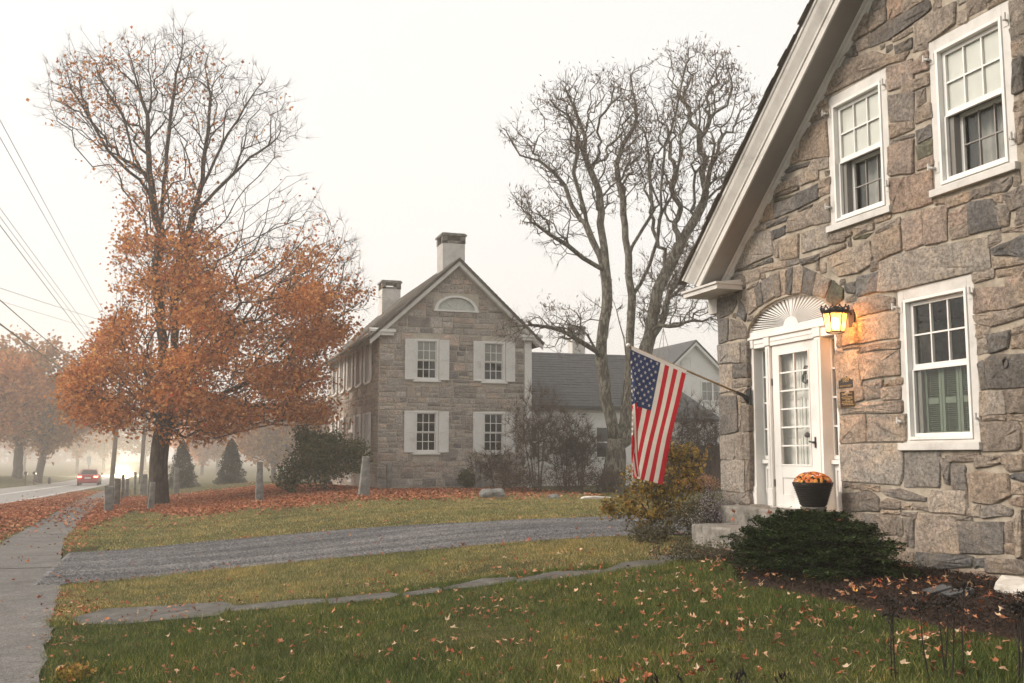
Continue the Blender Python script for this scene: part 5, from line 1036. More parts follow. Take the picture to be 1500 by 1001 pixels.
# ================================================================ trees and shrubs
HV = np.array([math.sin(YAW), math.cos(YAW), 0]); RV = np.array([math.cos(YAW), -math.sin(YAW), 0])
def grow(limbs, pts, bf=.5, jit=.08, seg=.55, wig=1.0, bole=0):
    """limb polylines first, then every scattered point joined to the nearest wood: returns nodes, parents, path"""
    P = []; par = []; L = []
    for k, lb in enumerate(limbs):
        lb = [np.array(p, float) for p in lb]; prev = -1
        if P:
            d = np.linalg.norm(np.array(P)-lb[0], axis=1); prev = int(np.argmin(d))
            if d[prev] < .12: lb = lb[1:]
        for i, q in enumerate(lb):
            a = P[prev] if prev >= 0 else None
            if a is not None:
                dd = np.linalg.norm(q-a); n = max(1, int(dd/.45))
                for j in range(1, n+1):
                    t = j/n; p = a+(q-a)*t+(rng.normal(0, .035*wig, 3) if j < n else 0); P.append(p); par.append(prev); L.append(L[prev]+dd/n); prev = len(P)-1
            else: P.append(q); par.append(-1); L.append(0.); prev = len(P)-1
    pts = np.asarray(pts); A = np.array(P); LA = np.array(L)
    best = np.full(len(pts), 1e9); who = np.zeros(len(pts), int)
    for i in range(0, len(pts), 400):
        d = np.linalg.norm(pts[i:i+400, None]-A[None], axis=2); c = d+bf*(LA[None]+d)+100*(LA[None] < bole)
        who[i:i+400] = c.argmin(1); best[i:i+400] = c.min(1)
    alive = np.ones(len(pts), bool)
    for _ in range(len(pts)):
        j = int(np.argmin(np.where(alive, best, 1e9))); alive[j] = False
        a = P[who[j]]; q = pts[j]; dd = np.linalg.norm(q-a); n = max(1, int(dd/seg)); prev = who[j]; new = []
        for s in range(1, n+1):
            t = s/n; p = a+(q-a)*t+(rng.normal(0, jit*min(1, dd), 3) if s < n else 0); P.append(p); par.append(prev); L.append(L[prev]+dd/n); prev = len(P)-1; new.append(prev)
        for i in new:
            d = np.linalg.norm(pts-P[i], axis=1); c = d+bf*(L[i]+d); k = alive & (c < best); best[k] = c[k]; who[k] = i
    return np.array(P), np.array(par), np.array(L)
def wood(P, par, r_tip, r_base, name, m, parent, kmin=3, loc=None, flare=1.25, expo=None, fork=None):
    n = len(P); cnt = np.ones(n)
    for i in range(n-1, -1, -1):
        if par[i] >= 0: cnt[par[i]] += cnt[i]
    e = math.log(r_base/r_tip)/math.log(cnt[0]); r = r_tip*cnt**e
    ch = [[] for _ in range(n)]
    for i in range(n):
        if par[i] >= 0: ch[par[i]].append(i)
    mb = MB(); stack = [(i, None) for i in range(n) if par[i] < 0]
    while stack:
        i, pr = stack.pop(); line = [] if pr is None else [pr]; rad = [] if pr is None else [min(r[pr], r[i]*1.25)]
        j = i
        while True:
            line.append(j); rad.append(r[j])
            if not ch[j]: break
            c = sorted(ch[j], key=lambda q: -cnt[q])
            for q in c[1:]: stack.append((q, j))
            j = c[0]
        if len(line) < 2: continue
        pts = [P[q] for q in line]
        if pr is None and flare: rad = [q*(1+(flare-1)*math.exp(-k*1.0)) for k, q in enumerate(rad)]
        k = 10 if rad[0] > .12 else 6 if rad[0] > .04 else 4 if rad[0] > .015 else 3
        mb.tube(pts, rad, k, cap=k > 4)
    return mb.build(name, m, parent, loc, smooth=True), r, cnt
def twigs(P, idx, dirs, n_each, ln, r, name, m, parent, droop=0.):
    """fine bare twigs as two-segment slivers"""
    idx = np.repeat(idx, n_each); N_ = len(idx); a = P[idx]; d = dirs[idx]+rng.normal(0, .55, (N_, 3)); d[:, 2] += .32-droop; d /= np.linalg.norm(d, axis=1, keepdims=True)
    l = ln*rng.uniform(.4, 1.3, (N_, 1)); mid = a+d*l*.5+rng.normal(0, .03, (N_, 3))*l; d2 = d+rng.normal(0, .35, (N_, 3)); tip = mid+d2*l*.55
    u = np.cross(d, np.array([.3, .5, .81])); u /= np.linalg.norm(u, axis=1, keepdims=True)+1e-9; v = np.cross(d, u); rr = r*rng.uniform(.7, 1.3, (N_, 1))
    ring_ = lambda c, s: [c+(u*math.cos(q)+v*math.sin(q))*rr*s for q in (0, 2.094, 4.189)]
    V = np.stack(ring_(a, 1)+ring_(mid, .75)+[tip], 1); base = np.arange(N_)[:, None, None]*7
    F = np.array([(0, 1, 4), (0, 4, 3), (1, 2, 5), (1, 5, 4), (2, 0, 3), (2, 3, 5), (3, 4, 6), (4, 5, 6), (5, 3, 6)])
    o = finish(name, npmesh(name, V.reshape(-1, 3), (base+F[None]).reshape(-1, 3), 3), m, parent); tag(o, kind='stuff'); return np.concatenate([mid, tip])
def node_dirs(P, par):
    d = np.zeros_like(P); k = par >= 0; d[k] = P[k]-P[par[k]]; d /= np.linalg.norm(d, axis=1, keepdims=True)+1e-9; return d
def crown_points(n, poly, base, dmax, dens=None):
    poly = np.array(poly); out = []
    u0, z0 = poly.min(0); u1, z1 = poly.max(0)
    zs_ = np.linspace(z0, z1, 60); ext = []
    for zz in zs_:
        us_ = np.linspace(u0, u1, 160); k = in_poly(us_, np.full(160, zz), poly); ext.append((us_[k].min(), us_[k].max()) if k.any() else (0, .1))
    ext = np.array(ext)
    while len(out) < n:
        u = rng.uniform(u0, u1, 4*n); zz = rng.uniform(z0, z1, 4*n); k = in_poly(u, zz, poly); u, zz = u[k], zz[k]
        a = np.interp(zz, zs_, ext[:, 0]); b = np.interp(zz, zs_, ext[:, 1]); t = np.clip((u-(a+b)/2)/np.maximum((b-a)/2, .1), -1, 1)
        dm = dmax(zz)*np.sqrt(1-t*t*.9); d = rng.uniform(-1, 1, len(u))*dm
        if dens is not None: k = rng.random(len(u)) < dens(u, zz, d/np.maximum(dm, .01)); u, zz, d = u[k], zz[k], d[k]
        Zb = base[0]*HV[0]+base[1]*HV[1]; f = 1+d/Zb; lat0 = base[0]*RV[0]+base[1]*RV[1]; u = (u+lat0)*f-lat0; zz = 1.6+(zz-1.6)*f
        for q in np.stack([base[0]+RV[0]*u+HV[0]*d, base[1]+RV[1]*u+HV[1]*d, zz], 1): out.append(q)
    return np.array(out[:n])
def uz_of(P, base):
    """sideways and upward place of points in the crown's middle plane"""
    q = P-np.array(base); f = 1+(q[:, 0]*HV[0]+q[:, 1]*HV[1])/(base[0]*HV[0]+base[1]*HV[1]); lat0 = base[0]*RV[0]+base[1]*RV[1]
    return (q[:, 0]*RV[0]+q[:, 1]*RV[1]+lat0)/f-lat0, 1.6+(P[:, 2]-1.6)/f

# ---------------------------------------------------------------- the big maple
MBASE = (-.405, 41.9, -.282); MT = thing('maple_tree', 'tall orange maple with a bare upper crown and leaf-strewn foot', 'tree', MBASE)
limbs = [[(x, y, zz-.05) if k else (x, y, zz-.3) for k, (x, y, zz) in enumerate(l)] for l in MAPLE_LIMBS]
def along_limbs(limbs, n, sd, up=.35, skip=.3, out=0.):
    """twig points scattered round the outer stretches of the limbs"""
    S = []
    for l in limbs:
        l = [np.array(q, float) for q in l]
        for i in range(len(l)-1):
            k = max(1, int(np.linalg.norm(l[i+1]-l[i])/.15))
            for j in range(k): S.append((*(l[i]+(l[i+1]-l[i])*j/k), (i+j/k)/(len(l)-1), *((l[i+1]-l[i])/np.linalg.norm(l[i+1]-l[i]+1e-9))))
    S = np.array(S); S = S[S[:, 3] > skip]; q = S[rng.choice(len(S), n)]; s_ = sd*(.35+.9*rng.random((n, 1)))
    return q[:, :3]+np.clip(rng.normal(0, 1, (n, 3)), -1.5, 1.5)*s_+q[:, 4:7]*s_*rng.uniform(0, 1.6, (n, 1))+np.array([0, 0, up])*s_
pts = crown_points(2600, MAPLE_CROWN, MBASE, lambda q: np.interp(q, [2, 4, 8, 12, 18.5], [4.5, 6, 5, 3.5, 2.2]), lambda u, q, d: np.where(q > 10, .28, 1))
pt2 = np.concatenate([along_limbs(limbs[1:11], 2300, .8, .8, .25), along_limbs(limbs[11:], 900, .7, .5, .3)])
uq, zq = uz_of(pt2, MBASE); pt2 = pt2[in_poly(uq+rng.normal(0, .4, len(uq)), zq+rng.normal(0, .4, len(uq)), MAPLE_CROWN)]
P, par, L = grow(limbs, np.concatenate([pts, pt2]), .75, .035, .6, .7, 3.1)
wood(P, par, .0062, .345, 'trunk', M['bark'], MT, flare=1.5)
D = node_dirs(P, par); has = np.zeros(len(P), bool); has[par[par >= 0]] = True; tips = np.where(~has)[0]
tw = twigs(P, tips, D, 5, .5, .0042, 'fine_twigs', M['twig'], MT)
tw2 = twigs(P, rng.choice(len(P), 8000), D, 1, .5, .0042, 'fine_twigs', M['twig'], MT)
allp = np.concatenate([P[L > 2.2], tw, tw2]); u, zz = uz_of(allp, MBASE)
def leafw(u, zz):
    k = in_poly(u+rng.normal(0, .45, len(u)), zz+rng.normal(0, .45, len(u)), MAPLE_LEAVES)
    w_ = np.where(k, 1.0, .018)
    w_ *= np.where(k & (zz > 8.2), np.interp(zz, [8.2, 9.5, 11, 13], [.62, .30, .16, .08])+np.where((u < .9) & (u > -2.3), .42*smooth(14.5, 9, zz), 0), 1)
    w_ = np.where((zz > 7.5) & (u > 1.8), w_*np.interp(zz, [7.5, 9.5], [1, .5]), w_)
    w_ = np.where(~k & (u < -1.5) & (zz > 12), .05, w_); return w_
w_ = leafw(u, zz)*(.06+1.9*patch(u*.8+3+.4*np.sin(zz*2), zz*1.5)**2); w_ /= w_.sum()
k = rng.choice(len(allp), 56000, p=w_); P2 = allp[k]+rng.normal(0, .23, (len(k), 3)); P2[:, 2] -= .06
u, zz = uz_of(P2, MBASE); ok = in_poly(u+rng.normal(0, .32, len(u)), zz+rng.normal(0, .32, len(u)), np.array(MAPLE_CROWN)*1.0) | (rng.random(len(u)) < .10); P2 = P2[ok & (P2[:, 2] > 1.9)]
V, F = leaf_quads(P2, rng.uniform(.10, .175, len(P2)), 1.0, .5, .9); tag(finish('foliage', npmesh('foliage', V, F, 3), M['leaf_orange'], MT), kind='stuff')

# ---------------------------------------------------------------- the bare lichened tree behind the flag
LB = (14.8, 33.6, .27); LT = thing('bare_tree', 'bare many-stemmed tree with crooked lichened limbs behind the flag', 'tree', LB)
pts = along_limbs(LOCUST_LIMBS[1:5]+LOCUST_LIMBS[7:], 3900, .5, .5, .25)
pts = pts[in_poly(*uz_of(pts, LB), LOCUST_CROWN)]
P, par, L = grow([[(x, y, q-(.35 if i == 0 and n_ == 0 else 0)) for i, (x, y, q) in enumerate(l)] for n_, l in enumerate(LOCUST_LIMBS)], pts, .55, .03, .3, .8)
# keep only twig points that lie close to a limb
wood(P, par, .0088, .35, 'trunk', M['bark_pale'], LT, flare=2.1)
D = node_dirs(P, par); has = np.zeros(len(P), bool); has[par[par >= 0]] = True; tips = np.where(~has)[0]
tw = twigs(P, tips, D, 3, .45, .0065, 'fine_twigs', M['twig'], LT); tw2 = twigs(P, rng.choice(len(P), 4500), D, 1, .4, .006, 'fine_twigs', M['twig'], LT)
hi = np.concatenate([tw, tw2]); hi = hi[hi[:, 2] > 6.5]; k = rng.choice(len(hi), 9000); w3 = patch(hi[k, 0]*.9, hi[k, 2]*.8) > .45; Q = hi[k][w3]+rng.normal(0, .1, (w3.sum(), 3))
V, F = leaf_quads(Q, rng.uniform(.10, .22, len(Q)), .6, .2, .22, up=np.array([.8, .3, .1])); tag(finish('hanging_pods', npmesh('hanging_pods', V, F, 3), M['leaf_brown'], LT), kind='stuff')

# ---------------------------------------------------------------- roadside trees in the fog
def fog_tree(name, label, base, h, rad, zb, mleaf, n_leaf, group, trunk=.42, lean=0, seed=1, forks=3, leafsize=.42):
    base = (base[0], base[1], z(base[0], base[1])-.05); t = thing(name, label, 'tree', base, group)
    b = np.array(base); lim = [[b, b+[lean*.3, 0, zb*.5], b+[lean*.6, 0, zb]]]
    for k in range(forks): a = rng.uniform(0, 6.28); lim.append([b+[lean*.6, 0, zb*rng.uniform(.6, 1)], b+[lean+math.cos(a)*rad*.3, math.sin(a)*rad*.3, zb+(h-zb)*.35], b+[lean*1.5+math.cos(a)*rad*.5, math.sin(a)*rad*.5, zb+(h-zb)*.75]])
    n = 260; q = rng.normal(0, 1, (n, 3)); q /= np.linalg.norm(q, axis=1, keepdims=True); q *= rng.random((n, 1))**.4
    pts = b+np.array([lean, 0, (h+zb)/2])+q*[rad, rad, (h-zb)/2*1.0]
    P, par, L = grow(lim, pts, .4, .1, .9); wood(P, par, .022, trunk, 'trunk', M['bark'], t)
    far = P[L > zb*.9]; Q = far[rng.choice(len(far), n_leaf)]+rng.normal(0, .42, (n_leaf, 3)); Q = Q[Q[:, 2] > base[2]+zb*.6]
    V, F = leaf_quads(Q, rng.uniform(.6, 1.3, len(Q))*leafsize, 1, .5, .9); tag(finish('crown', npmesh('crown', V, F, 3), mleaf, t), kind='stuff'); return t
GRP = 'autumn trees along the far side of the street'
fog_tree('roadside_tree', 'rust-coloured tree at the left edge, nearest of the trees beyond the street', (-16.3, 106), 11.8, 4.8, 3.2, M['leaf_haze2'], 8000, GRP, .46, leafsize=.4)
fog_tree('roadside_tree', 'brown-leaved forked tree beyond the street, behind the mailboxes', (-14.7, 115.3), 15.0, 5.2, 4.0, M['leaf_haze'], 9000, GRP, .46, 0, 2, 4, .42)
fog_tree('roadside_tree', 'spreading autumn tree beyond the street with a limb leaning over the road', (-13.3, 119.5), 11.4, 5.2, 3.3, M['leaf_haze'], 8000, GRP, .4, .8, 3, 4, .42)
fog_tree('roadside_tree', 'tall pale tree behind the roadside trees at the left edge', (-24, 138), 15, 5.5, 4, M['leaf_haze2'], 7500, GRP, .45, leafsize=.45)
# trees fading out behind the maple
BK = 'trees fading into the fog behind the maple'
for k, (x, y, h, r_, lab, ml) in enumerate([
    (-15, 262, 15, 7.5, 'pale foggy tree just right of the red car', M['leaf_haze']),
    (-19, 240, 15, 6.5, 'faint foggy tree over the red car', M['leaf_haze2']),
    (-6, 270, 16, 9, 'faint tree behind the two utility poles', M['leaf_haze']),
    (5.5, 196, 11, 6, 'pinkish foggy tree between the two small spruces', M['leaf_haze2']),
    (12.2, 131, 9.3, 5.2, 'broad-crowned foggy tree right of the small spruces', M['leaf_haze']),
    (19.5, 162, 12.5, 6.5, 'foggy tree left of the distant stone house', M['leaf_haze']),
    (27, 190, 14, 8, 'foggy tree half hidden by the distant stone house', M['leaf_haze']),
    (10, 240, 13.5, 9, 'faint wide tree far behind the spruces', M['leaf_haze']),
    (-32, 262, 17, 9, 'faint tree far behind the mailboxes', M['leaf_haze2'])]):
    fog_tree('foggy_tree', lab, (x, y), h, r_, h*.25, ml, 4800, BK, .3, 0, k, 3, .62)
# far woods closing the view
n = 26000; a = R(18.3)+rng.uniform(-.62, .62, n); d = rng.uniform(520, 590, n); X = np.sin(a)*d; Y = np.cos(a)*d; top = 11+4*np.sin(a*31)+2*np.sin(a*77+1)
k = np.abs(X+12) > 14; Q = np.stack([X, Y, -2+rng.random(n)**.8*top*1.9], -1)[k]
V, F = leaf_quads(Q, rng.uniform(2.0, 4.6, len(Q)), 1, .5, .9); tag(finish('distant_woods', npmesh('distant_woods', V, F, 3), M['leaf_haze']), kind='stuff')

def spruce(x, y, h, r_, label, n=7000):
    b = (x, y, z(x, y)); t = thing('spruce_tree', label, 'tree', b, 'small spruces on the lawn edge'); MB().tube([(x, y, b[2]-.1), (x, y, b[2]+h*.95)], [.09, .01], 6).build('trunk', M['bark'], t)
    zz = rng.random(n)**1.25; a = rng.uniform(0, 6.28, n); tier = .9+.1*np.sin(zz*31+a*2); rr = r_*(1-zz)**.62*tier*rng.random(n)**.35*(1+.15*np.sin(a*5+zz*9))
    Q = np.stack([x+np.cos(a)*rr, y+np.sin(a)*rr, b[2]+.12+zz*h-.12*rr], -1); up = np.stack([np.cos(a)*.5, np.sin(a)*.5, np.ones(n)], -1)
    V, F = leaf_quads(Q, rng.uniform(.09, .26, n), .5, .2, .35, up=up); tag(finish('foliage', npmesh('foliage', V, F, 3), M['leaf_spruce'], t), kind='stuff')
spruce(.8, 76, 3.2, 1.25, 'small spruce just right of the maple trunk'); spruce(4.0, 74, 2.95, 1.15, 'small spruce between the maple and the leaning granite post')

# ---------------------------------------------------------------- shrubs
def shrub(name, label, base, stems, rx, ry, h, n_pts, n_leaf, mleaf, lsize, mwood=None, r_tip=.004, r_base=.02, group=None, cat='shrub', tw_n=0, tw_len=.3, low=.0, shape=.5, cz=.55, bf=.45, lobes=None, tilt=.9, aspect=.7, spread=.07, tw_r=.0035):
    b = np.array([base[0], base[1], z(*base[:2])]); t = thing(name, label, cat, tuple(b), group)
    q = rng.normal(0, 1, (n_pts, 3)); q /= np.linalg.norm(q, axis=1, keepdims=True); q *= rng.random((n_pts, 1))**shape
    pts = b+np.array([0, 0, h*cz])+q*[rx, ry, h*(1-cz)]
    pts[:, 2] = np.where(pts[:, 2] < b[2]+low*h, b[2]+low*h+rng.random(n_pts)*.3*h, pts[:, 2])
    if lobes is not None:
        ex = []
        for (lx, ly, lz, lr, m_) in lobes:
            q = rng.normal(0, 1, (m_, 3)); q /= np.linalg.norm(q, axis=1, keepdims=True); ex.append(b+np.array([lx, ly, lz])+q*lr*rng.random((m_, 1))**.5)
        pts = np.concatenate([pts]+ex)
    lim = []
    for k in range(stems):
        a = rng.uniform(0, 6.28); s = rng.uniform(.1, .3)
        p0 = b+[math.cos(a)*rx*s*.7, math.sin(a)*ry*s*.7, -.05]; p1 = b+[math.cos(a)*rx*s*1.6, math.sin(a)*ry*s*1.6, h*.3]; p2 = b+[math.cos(a)*rx*s*2.2, math.sin(a)*ry*s*2.2, h*.6]
        if k == 0: lim.append([b-[0, 0, .1], b+[0, 0, .02]])
        lim.append([b+[0, 0, .02], p0, p1, p2])
    P, par, L = grow(lim, pts, bf, .05, .22); wood(P, par, r_tip, r_base, 'stems', mwood or M['twig_grey'], t, flare=0)
    far = P[L > h*.3]; D = node_dirs(P, par)
    if tw_n:
        idx = np.where(L > h*.3)[0]; tw = twigs(P, rng.choice(idx, tw_n), D, 1, tw_len, tw_r, 'fine_twigs', mwood or M['twig_grey'], t, 0); far = np.concatenate([far, tw])
    if n_leaf:
        Q = far[rng.choice(len(far), n_leaf)]+rng.normal(0, spread, (n_leaf, 3)); Q[:, 2] = np.maximum(Q[:, 2], gz(Q[:, 0], Q[:, 1])+.02)
        V, F = leaf_quads(Q, rng.uniform(.6, 1.35, n_leaf)*lsize, tilt, .4, aspect); tag(finish('foliage', npmesh('foliage', V, F, 3), mleaf, t), kind='stuff')
    return t
shrub('lilac_bush', 'large dark green leafy bush beside the street wall of the distant house', (5.15, 36.9), 7, 1.15, 1.0, 2.1, 380, 11000, M['leaf_dark'], .105, lobes=[(-.55, .3, 1.9, .5, 70), (1.05, -.3, 1.3, .62, 100), (-1.1, .2, .65, .55, 80), (.35, 0, 1.75, .5, 60)], spread=.12)
shrub('yellow_shrub', 'yellow-leaved shrub at the house corner under the flag', (6.75, 13.55), 6, .62, .55, 1.2, 260, 3100, M['leaf_yellow'], .064, lobes=[(.38, -.12, 1.12, .3, 60), (-.55, .1, .5, .3, 50), (.1, 0, 1.25, .2, 30), (-.25, .05, .95, .25, 40)], spread=.05)
shrub('aster_plant', 'low grey-green aster clump with faded blooms behind the granite step', (6.95, 12.6), 9, .38, .36, .66, 240, 3400, M['leaf_aster'], .032, r_tip=.002, r_base=.008, lobes=[(-.3, .1, .3, .26, 60)], spread=.04, cat='plant', tw_n=500, tw_len=.12, tw_r=.0015)
shrub('aster_plant', 'sprawling aster clump against the stone corner', (6.9, 12.32), 8, .22, .2, .74, 160, 1300, M['leaf_aspetal'], .022, r_tip=.002, r_base=.008, spread=.05, cat='plant', tw_n=500, tw_len=.14, tw_r=.0015)
shrub('ground_plant', 'low leafy clump at the foot of the yellow shrub', (6.3, 13.0), 6, .42, .35, .30, 120, 1500, M['leaf_aster'], .035, r_tip=.002, r_base=.006, cat='plant', spread=.04)
shrub('ground_plant', 'small green weeds between the granite step and the dark hedge', (5.75, 10.7), 6, .5, .5, .24, 120, 1700, M['leaf_aster'], .03, r_tip=.002, r_base=.006, cat='plant', spread=.04)
BS = 'bare shrubs in front of the white wing'
shrub('bare_shrub', 'tall bare shrub against the right corner of the distant stone house', (12.0, 33.3), 9, 1.25, 1.0, 3.7, 420, 0, None, 0, M['twig_grey'], .0045, .035, BS, tw_n=5200, tw_len=.38, low=.25, cz=.6)
shrub('bare_shrub', 'bare shrub in front of the white clapboard wall, left of the lichened trunk', (13.3, 33.9), 10, 1.15, .9, 2.9, 360, 0, None, 0, M['twig_grey'], .0045, .03, BS, tw_n=4600, tw_len=.36, low=.15)
shrub('bare_shrub', 'low bare shrub spreading at the foot of the distant house wall', (10.9, 34.4), 8, 1.2, .8, 1.6, 220, 0, None, 0, M['twig_grey'], .0045, .02, BS, tw_n=3200, tw_len=.32, low=.1)
shrub('bare_shrub', 'bare shrub hard against the lichened trunk on its left', (14.3, 35.2), 8, .9, .8, 2.6, 260, 0, None, 0, M['twig_grey'], .0045, .03, BS, tw_n=3200, tw_len=.36, low=.15)
shrub('bare_shrub', 'tall bare shrub between the flag and the near house corner', (18.0, 34.2), 10, 1.5, 1.2, 3.6, 420, 0, None, 0, M['twig'], .005, .035, BS, tw_n=5200, tw_len=.4, low=.2)
shrub('bare_shrub', 'dense bare shrub hiding the board fence beside the near house corner', (19.6, 35.0), 9, 1.3, 1.2, 3.5, 300, 0, None, 0, M['twig'], .005, .03, BS, tw_n=4200, tw_len=.4, low=.15)
for x, y, w_, lab in ((11.3, 33.2, 1.0, 'dead brown weeds under the bare shrubs by the distant house'), (12.9, 32.7, 1.3, 'dead brown weeds in front of the bare shrub row'), (14.2, 32.6, .9, 'brown weeds at the foot of the lichened tree'), (17.9, 33.4, 1.5, 'dark dead weeds in front of the board fence')):
    shrub('dead_weeds', lab, (x, y), 12, w_, .6, .75, 200, 1100, M['leaf_brown'], .07, M['twig'], .003, .008, 'dead weeds along the shrub row', 'plant', tw_n=900, tw_len=.3, spread=.1, aspect=.35)
shrub('rusty_fern', 'rust-coloured withered fern by the near house corner', (17.3, 31.6), 9, .75, .5, .55, 120, 1000, M['leaf_rust'], .12, M['twig'], .003, .008, None, 'fern', aspect=.3, spread=.07)
shrub('clipped_shrub', 'small dark clipped shrub at the foot of the distant gable wall', (10.6, 37.3), 6, .36, .32, .78, 160, 2400, M['leaf_dark'], .06, spread=.06, shape=.33)
# dark spreading yew in front of the doorway
HB = (6.1, 8.92); b0 = z(*HB); YH = thing('yew_hedge', 'dark spreading yew with layered needles in front of the doorway', 'shrub', (HB[0], HB[1], b0))
tips_ = []; mbw = MB(); r5 = random.Random(9)
for i in range(520):
    a = r5.uniform(0, 6.283); el = r5.random()**.8; ry_, rx_ = 1.14, .78
    rr = (1-el**2.6)**.5*r5.uniform(.66, 1.0)*(1+.06*math.sin(a*5+el*7)+.05*math.sin(a*11)); tier = round(el*6)/6*.7+el*.3
    tipp = Vector((HB[0]+math.cos(a)*rx_*rr, HB[1]+math.sin(a)*ry_*rr, b0+.05+tier*.58+r5.uniform(-.02, .03))); root = Vector((HB[0]+math.cos(a)*.12, HB[1]+math.sin(a)*.15, b0+.03+el*.3))
    mid = root.lerp(tipp, .55)+Vector((0, 0, .03)); mbw.tube([root, mid, tipp], [.012, .007, .003], 4); tips_.append((mid, tipp))
mbw.build('stems', M['twig'], YH)
Q = []; U = []; n = 52000
for mid, tipp in tips_:
    k = n//len(tips_); t = rng.random(k)**.6; ax = np.array(tipp-mid); p = np.array(mid)+ax*(t*1.12)[:, None]; side = np.cross(ax, [0, 0, 1]); side /= np.linalg.norm(side)+1e-9
    p = p+side*rng.normal(0, .075, k)[:, None]*(1.15-t[:, None]*.7); p[:, 2] += rng.normal(0, .014, k)-.05*(t > .8)*(t-.8)*5*.4; Q.append(p)
Q = np.concatenate(Q); Q = Q[Q[:, 2] > gz(Q[:, 0], Q[:, 1])+.03]
V, F = leaf_quads(Q, rng.uniform(.025, .055, len(Q)), .4, .25, .34); tag(finish('foliage', npmesh('foliage', V, F, 3), M['leaf_yew'], YH), kind='stuff')
lobed(np.array([(5.75, 9.1, b0+.62), (6.0, 8.9, b0+.66), (5.6, 9.55, b0+.62), (5.5, 9.4, b0+.55), (6.1, 8.45, b0+.58)]), np.array([.13, .10, .10, .09, .08]), M['leaf_litter'], 'caught_leaves')

# ================================================================ flag and pole
TIP = Vector((5.60, 12.1, 3.035)); BR = Vector((7.24, 12.0, 2.405))
FP = thing('flagpole', 'brass-brown wooden flagpole slanting out from the stone corner by the door', 'flagpole', tuple(BR))
MB().tube([BR, TIP], [.0135, .0125], 10).build('pole', grain('varnished_pole', [(.3, (.20, .125, .05)), (.7, (.36, .24, .11))], 6, .4, 40, .1, .003, .5, stretch=(1, 1, 1)), FP, smooth=True)
MB().ball(TIP, .028, 10, 8).build('finial', M['paint'], FP, smooth=True)
mb = MB(); mb.box((7.285, 11.93, 2.26), (7.305, 12.03, 2.50)); mb.tube([(7.29, 11.98, 2.36), BR+Vector((-.01, 0, 0)), BR+(TIP-BR)*.07], [.03, .026, .022], 8); mb.tube([(7.29, 11.98, 2.30), BR+Vector((0, 0, -.03))], .018, 6); mb.build('bracket', M['black'], FP)
M['flag_red'] = flat('flag_red_cloth', (.52, .022, .035), .75, .15); M['flag_white'] = flat('flag_white_cloth', (.74, .70, .62), .75, .15); M['flag_blue'] = flat('flag_blue_cloth', (.035, .055, .135), .75, .15)
for nm in ('flag_red', 'flag_white', 'flag_blue'):
    t = M[nm].node_tree; b = t.nodes['Principled BSDF']; o = t.nodes['Material Output']; tr = nd(t, 'ShaderNodeBsdfTranslucent'); t.links.new(b.inputs['Base Color'].links[0].from_socket, tr.inputs[0])
    ms = nd(t, 'ShaderNodeMixShader'); ms.inputs[0].default_value = .35; t.links.new(b.outputs[0], ms.inputs[1]); t.links.new(tr.outputs[0], ms.inputs[2]); t.links.new(ms.outputs[0], o.inputs[0])
FL = thing('american_flag', 'american flag hanging in folds from the slanted pole', 'flag', (5.9, 12.05, 2.2))
XF = TIP.x+.015
def flag_pt(s, t, off=0):
    """s: 0 at the pole tip, 1 at the inner corner; t: 0 on the pole, 1 at the free end"""
    h = TIP+(BR-TIP)*(.018+.475*s); x = h.x-.40*t*(1-.06*math.sin(2.5*s)); zz = h.z-.022-(1.47+.17*(1-s)**1.5)*t
    y = h.y-.012+.034*math.sin(7.0*s+2.6*t)*t**.6+.016*math.sin(17*s-3*t)*t*(1-s)**.5+.012*math.sin(9*t+3*s)*t
    e = XF+.02*math.sin(5*t)-x
    if e > 0: x = x+e*1.0+.30*e*math.sin(min(e*7, 1.5)); y += -.05*min(1, e*9)-.10*e; zz -= .05*e
    else: y += -.03*math.exp(e*22)
    return Vector((x, y+off, zz))
CT = .43
for i in range(13):
    V = []; ns, ntt = 5, 44; t0 = CT if i < 7 else 0
    for a in range(ns+1):
        for b in range(ntt+1): V.append(flag_pt((i+a/ns)/13, t0+(1-t0)*b/ntt))
    n = ntt+1; F = [(a*n+b, a*n+b+1, (a+1)*n+b+1, (a+1)*n+b) for a in range(ns) for b in range(ntt)]
    MB().add(V, F).build('stripe', M['flag_white' if i % 2 else 'flag_red'], FL, smooth=True)
V = []; ns, ntt = 30, 24
for a in range(ns+1):
    for b in range(ntt+1): V.append(flag_pt(a/ns*7/13, CT*b/ntt))
n = ntt+1; MB().add(V, [(a*n+b, a*n+b+1, (a+1)*n+b+1, (a+1)*n+b) for a in range(ns) for b in range(ntt)]).build('canton', M['flag_blue'], FL, smooth=True)
mb = MB()
for r_ in range(9):
    for c_ in range(6 if r_ % 2 == 0 else 5):
        sc = (r_+1)/10*7/13; tc = CT*((2*c_+1+(r_ % 2))/12)
        for off in (-.004, .004):
            pts = []
            for k in range(10):
                rad = (.029 if k % 2 == 0 else .0115); a = k*math.pi/5; pts.append(flag_pt(min(max(sc+math.sin(a)*rad*.95, .002), 7/13-.002), max(tc-math.cos(a)*rad*.6, .004), off))
            mb.add([flag_pt(sc, tc, off)]+pts, [(0, 1+k, 1+(k+1) % 10) for k in range(10)])
mb.build('star', M['flag_white'], FL)
V = []
for a in range(25):
    for q in (-.028, .022): V.append(flag_pt(a/24, .0)+Vector((0, -.004, q)))
MB().add(V, [(2*a, 2*a+1, 2*a+3, 2*a+2) for a in range(24)]).build('heading', M['paint'], FL, smooth=True)

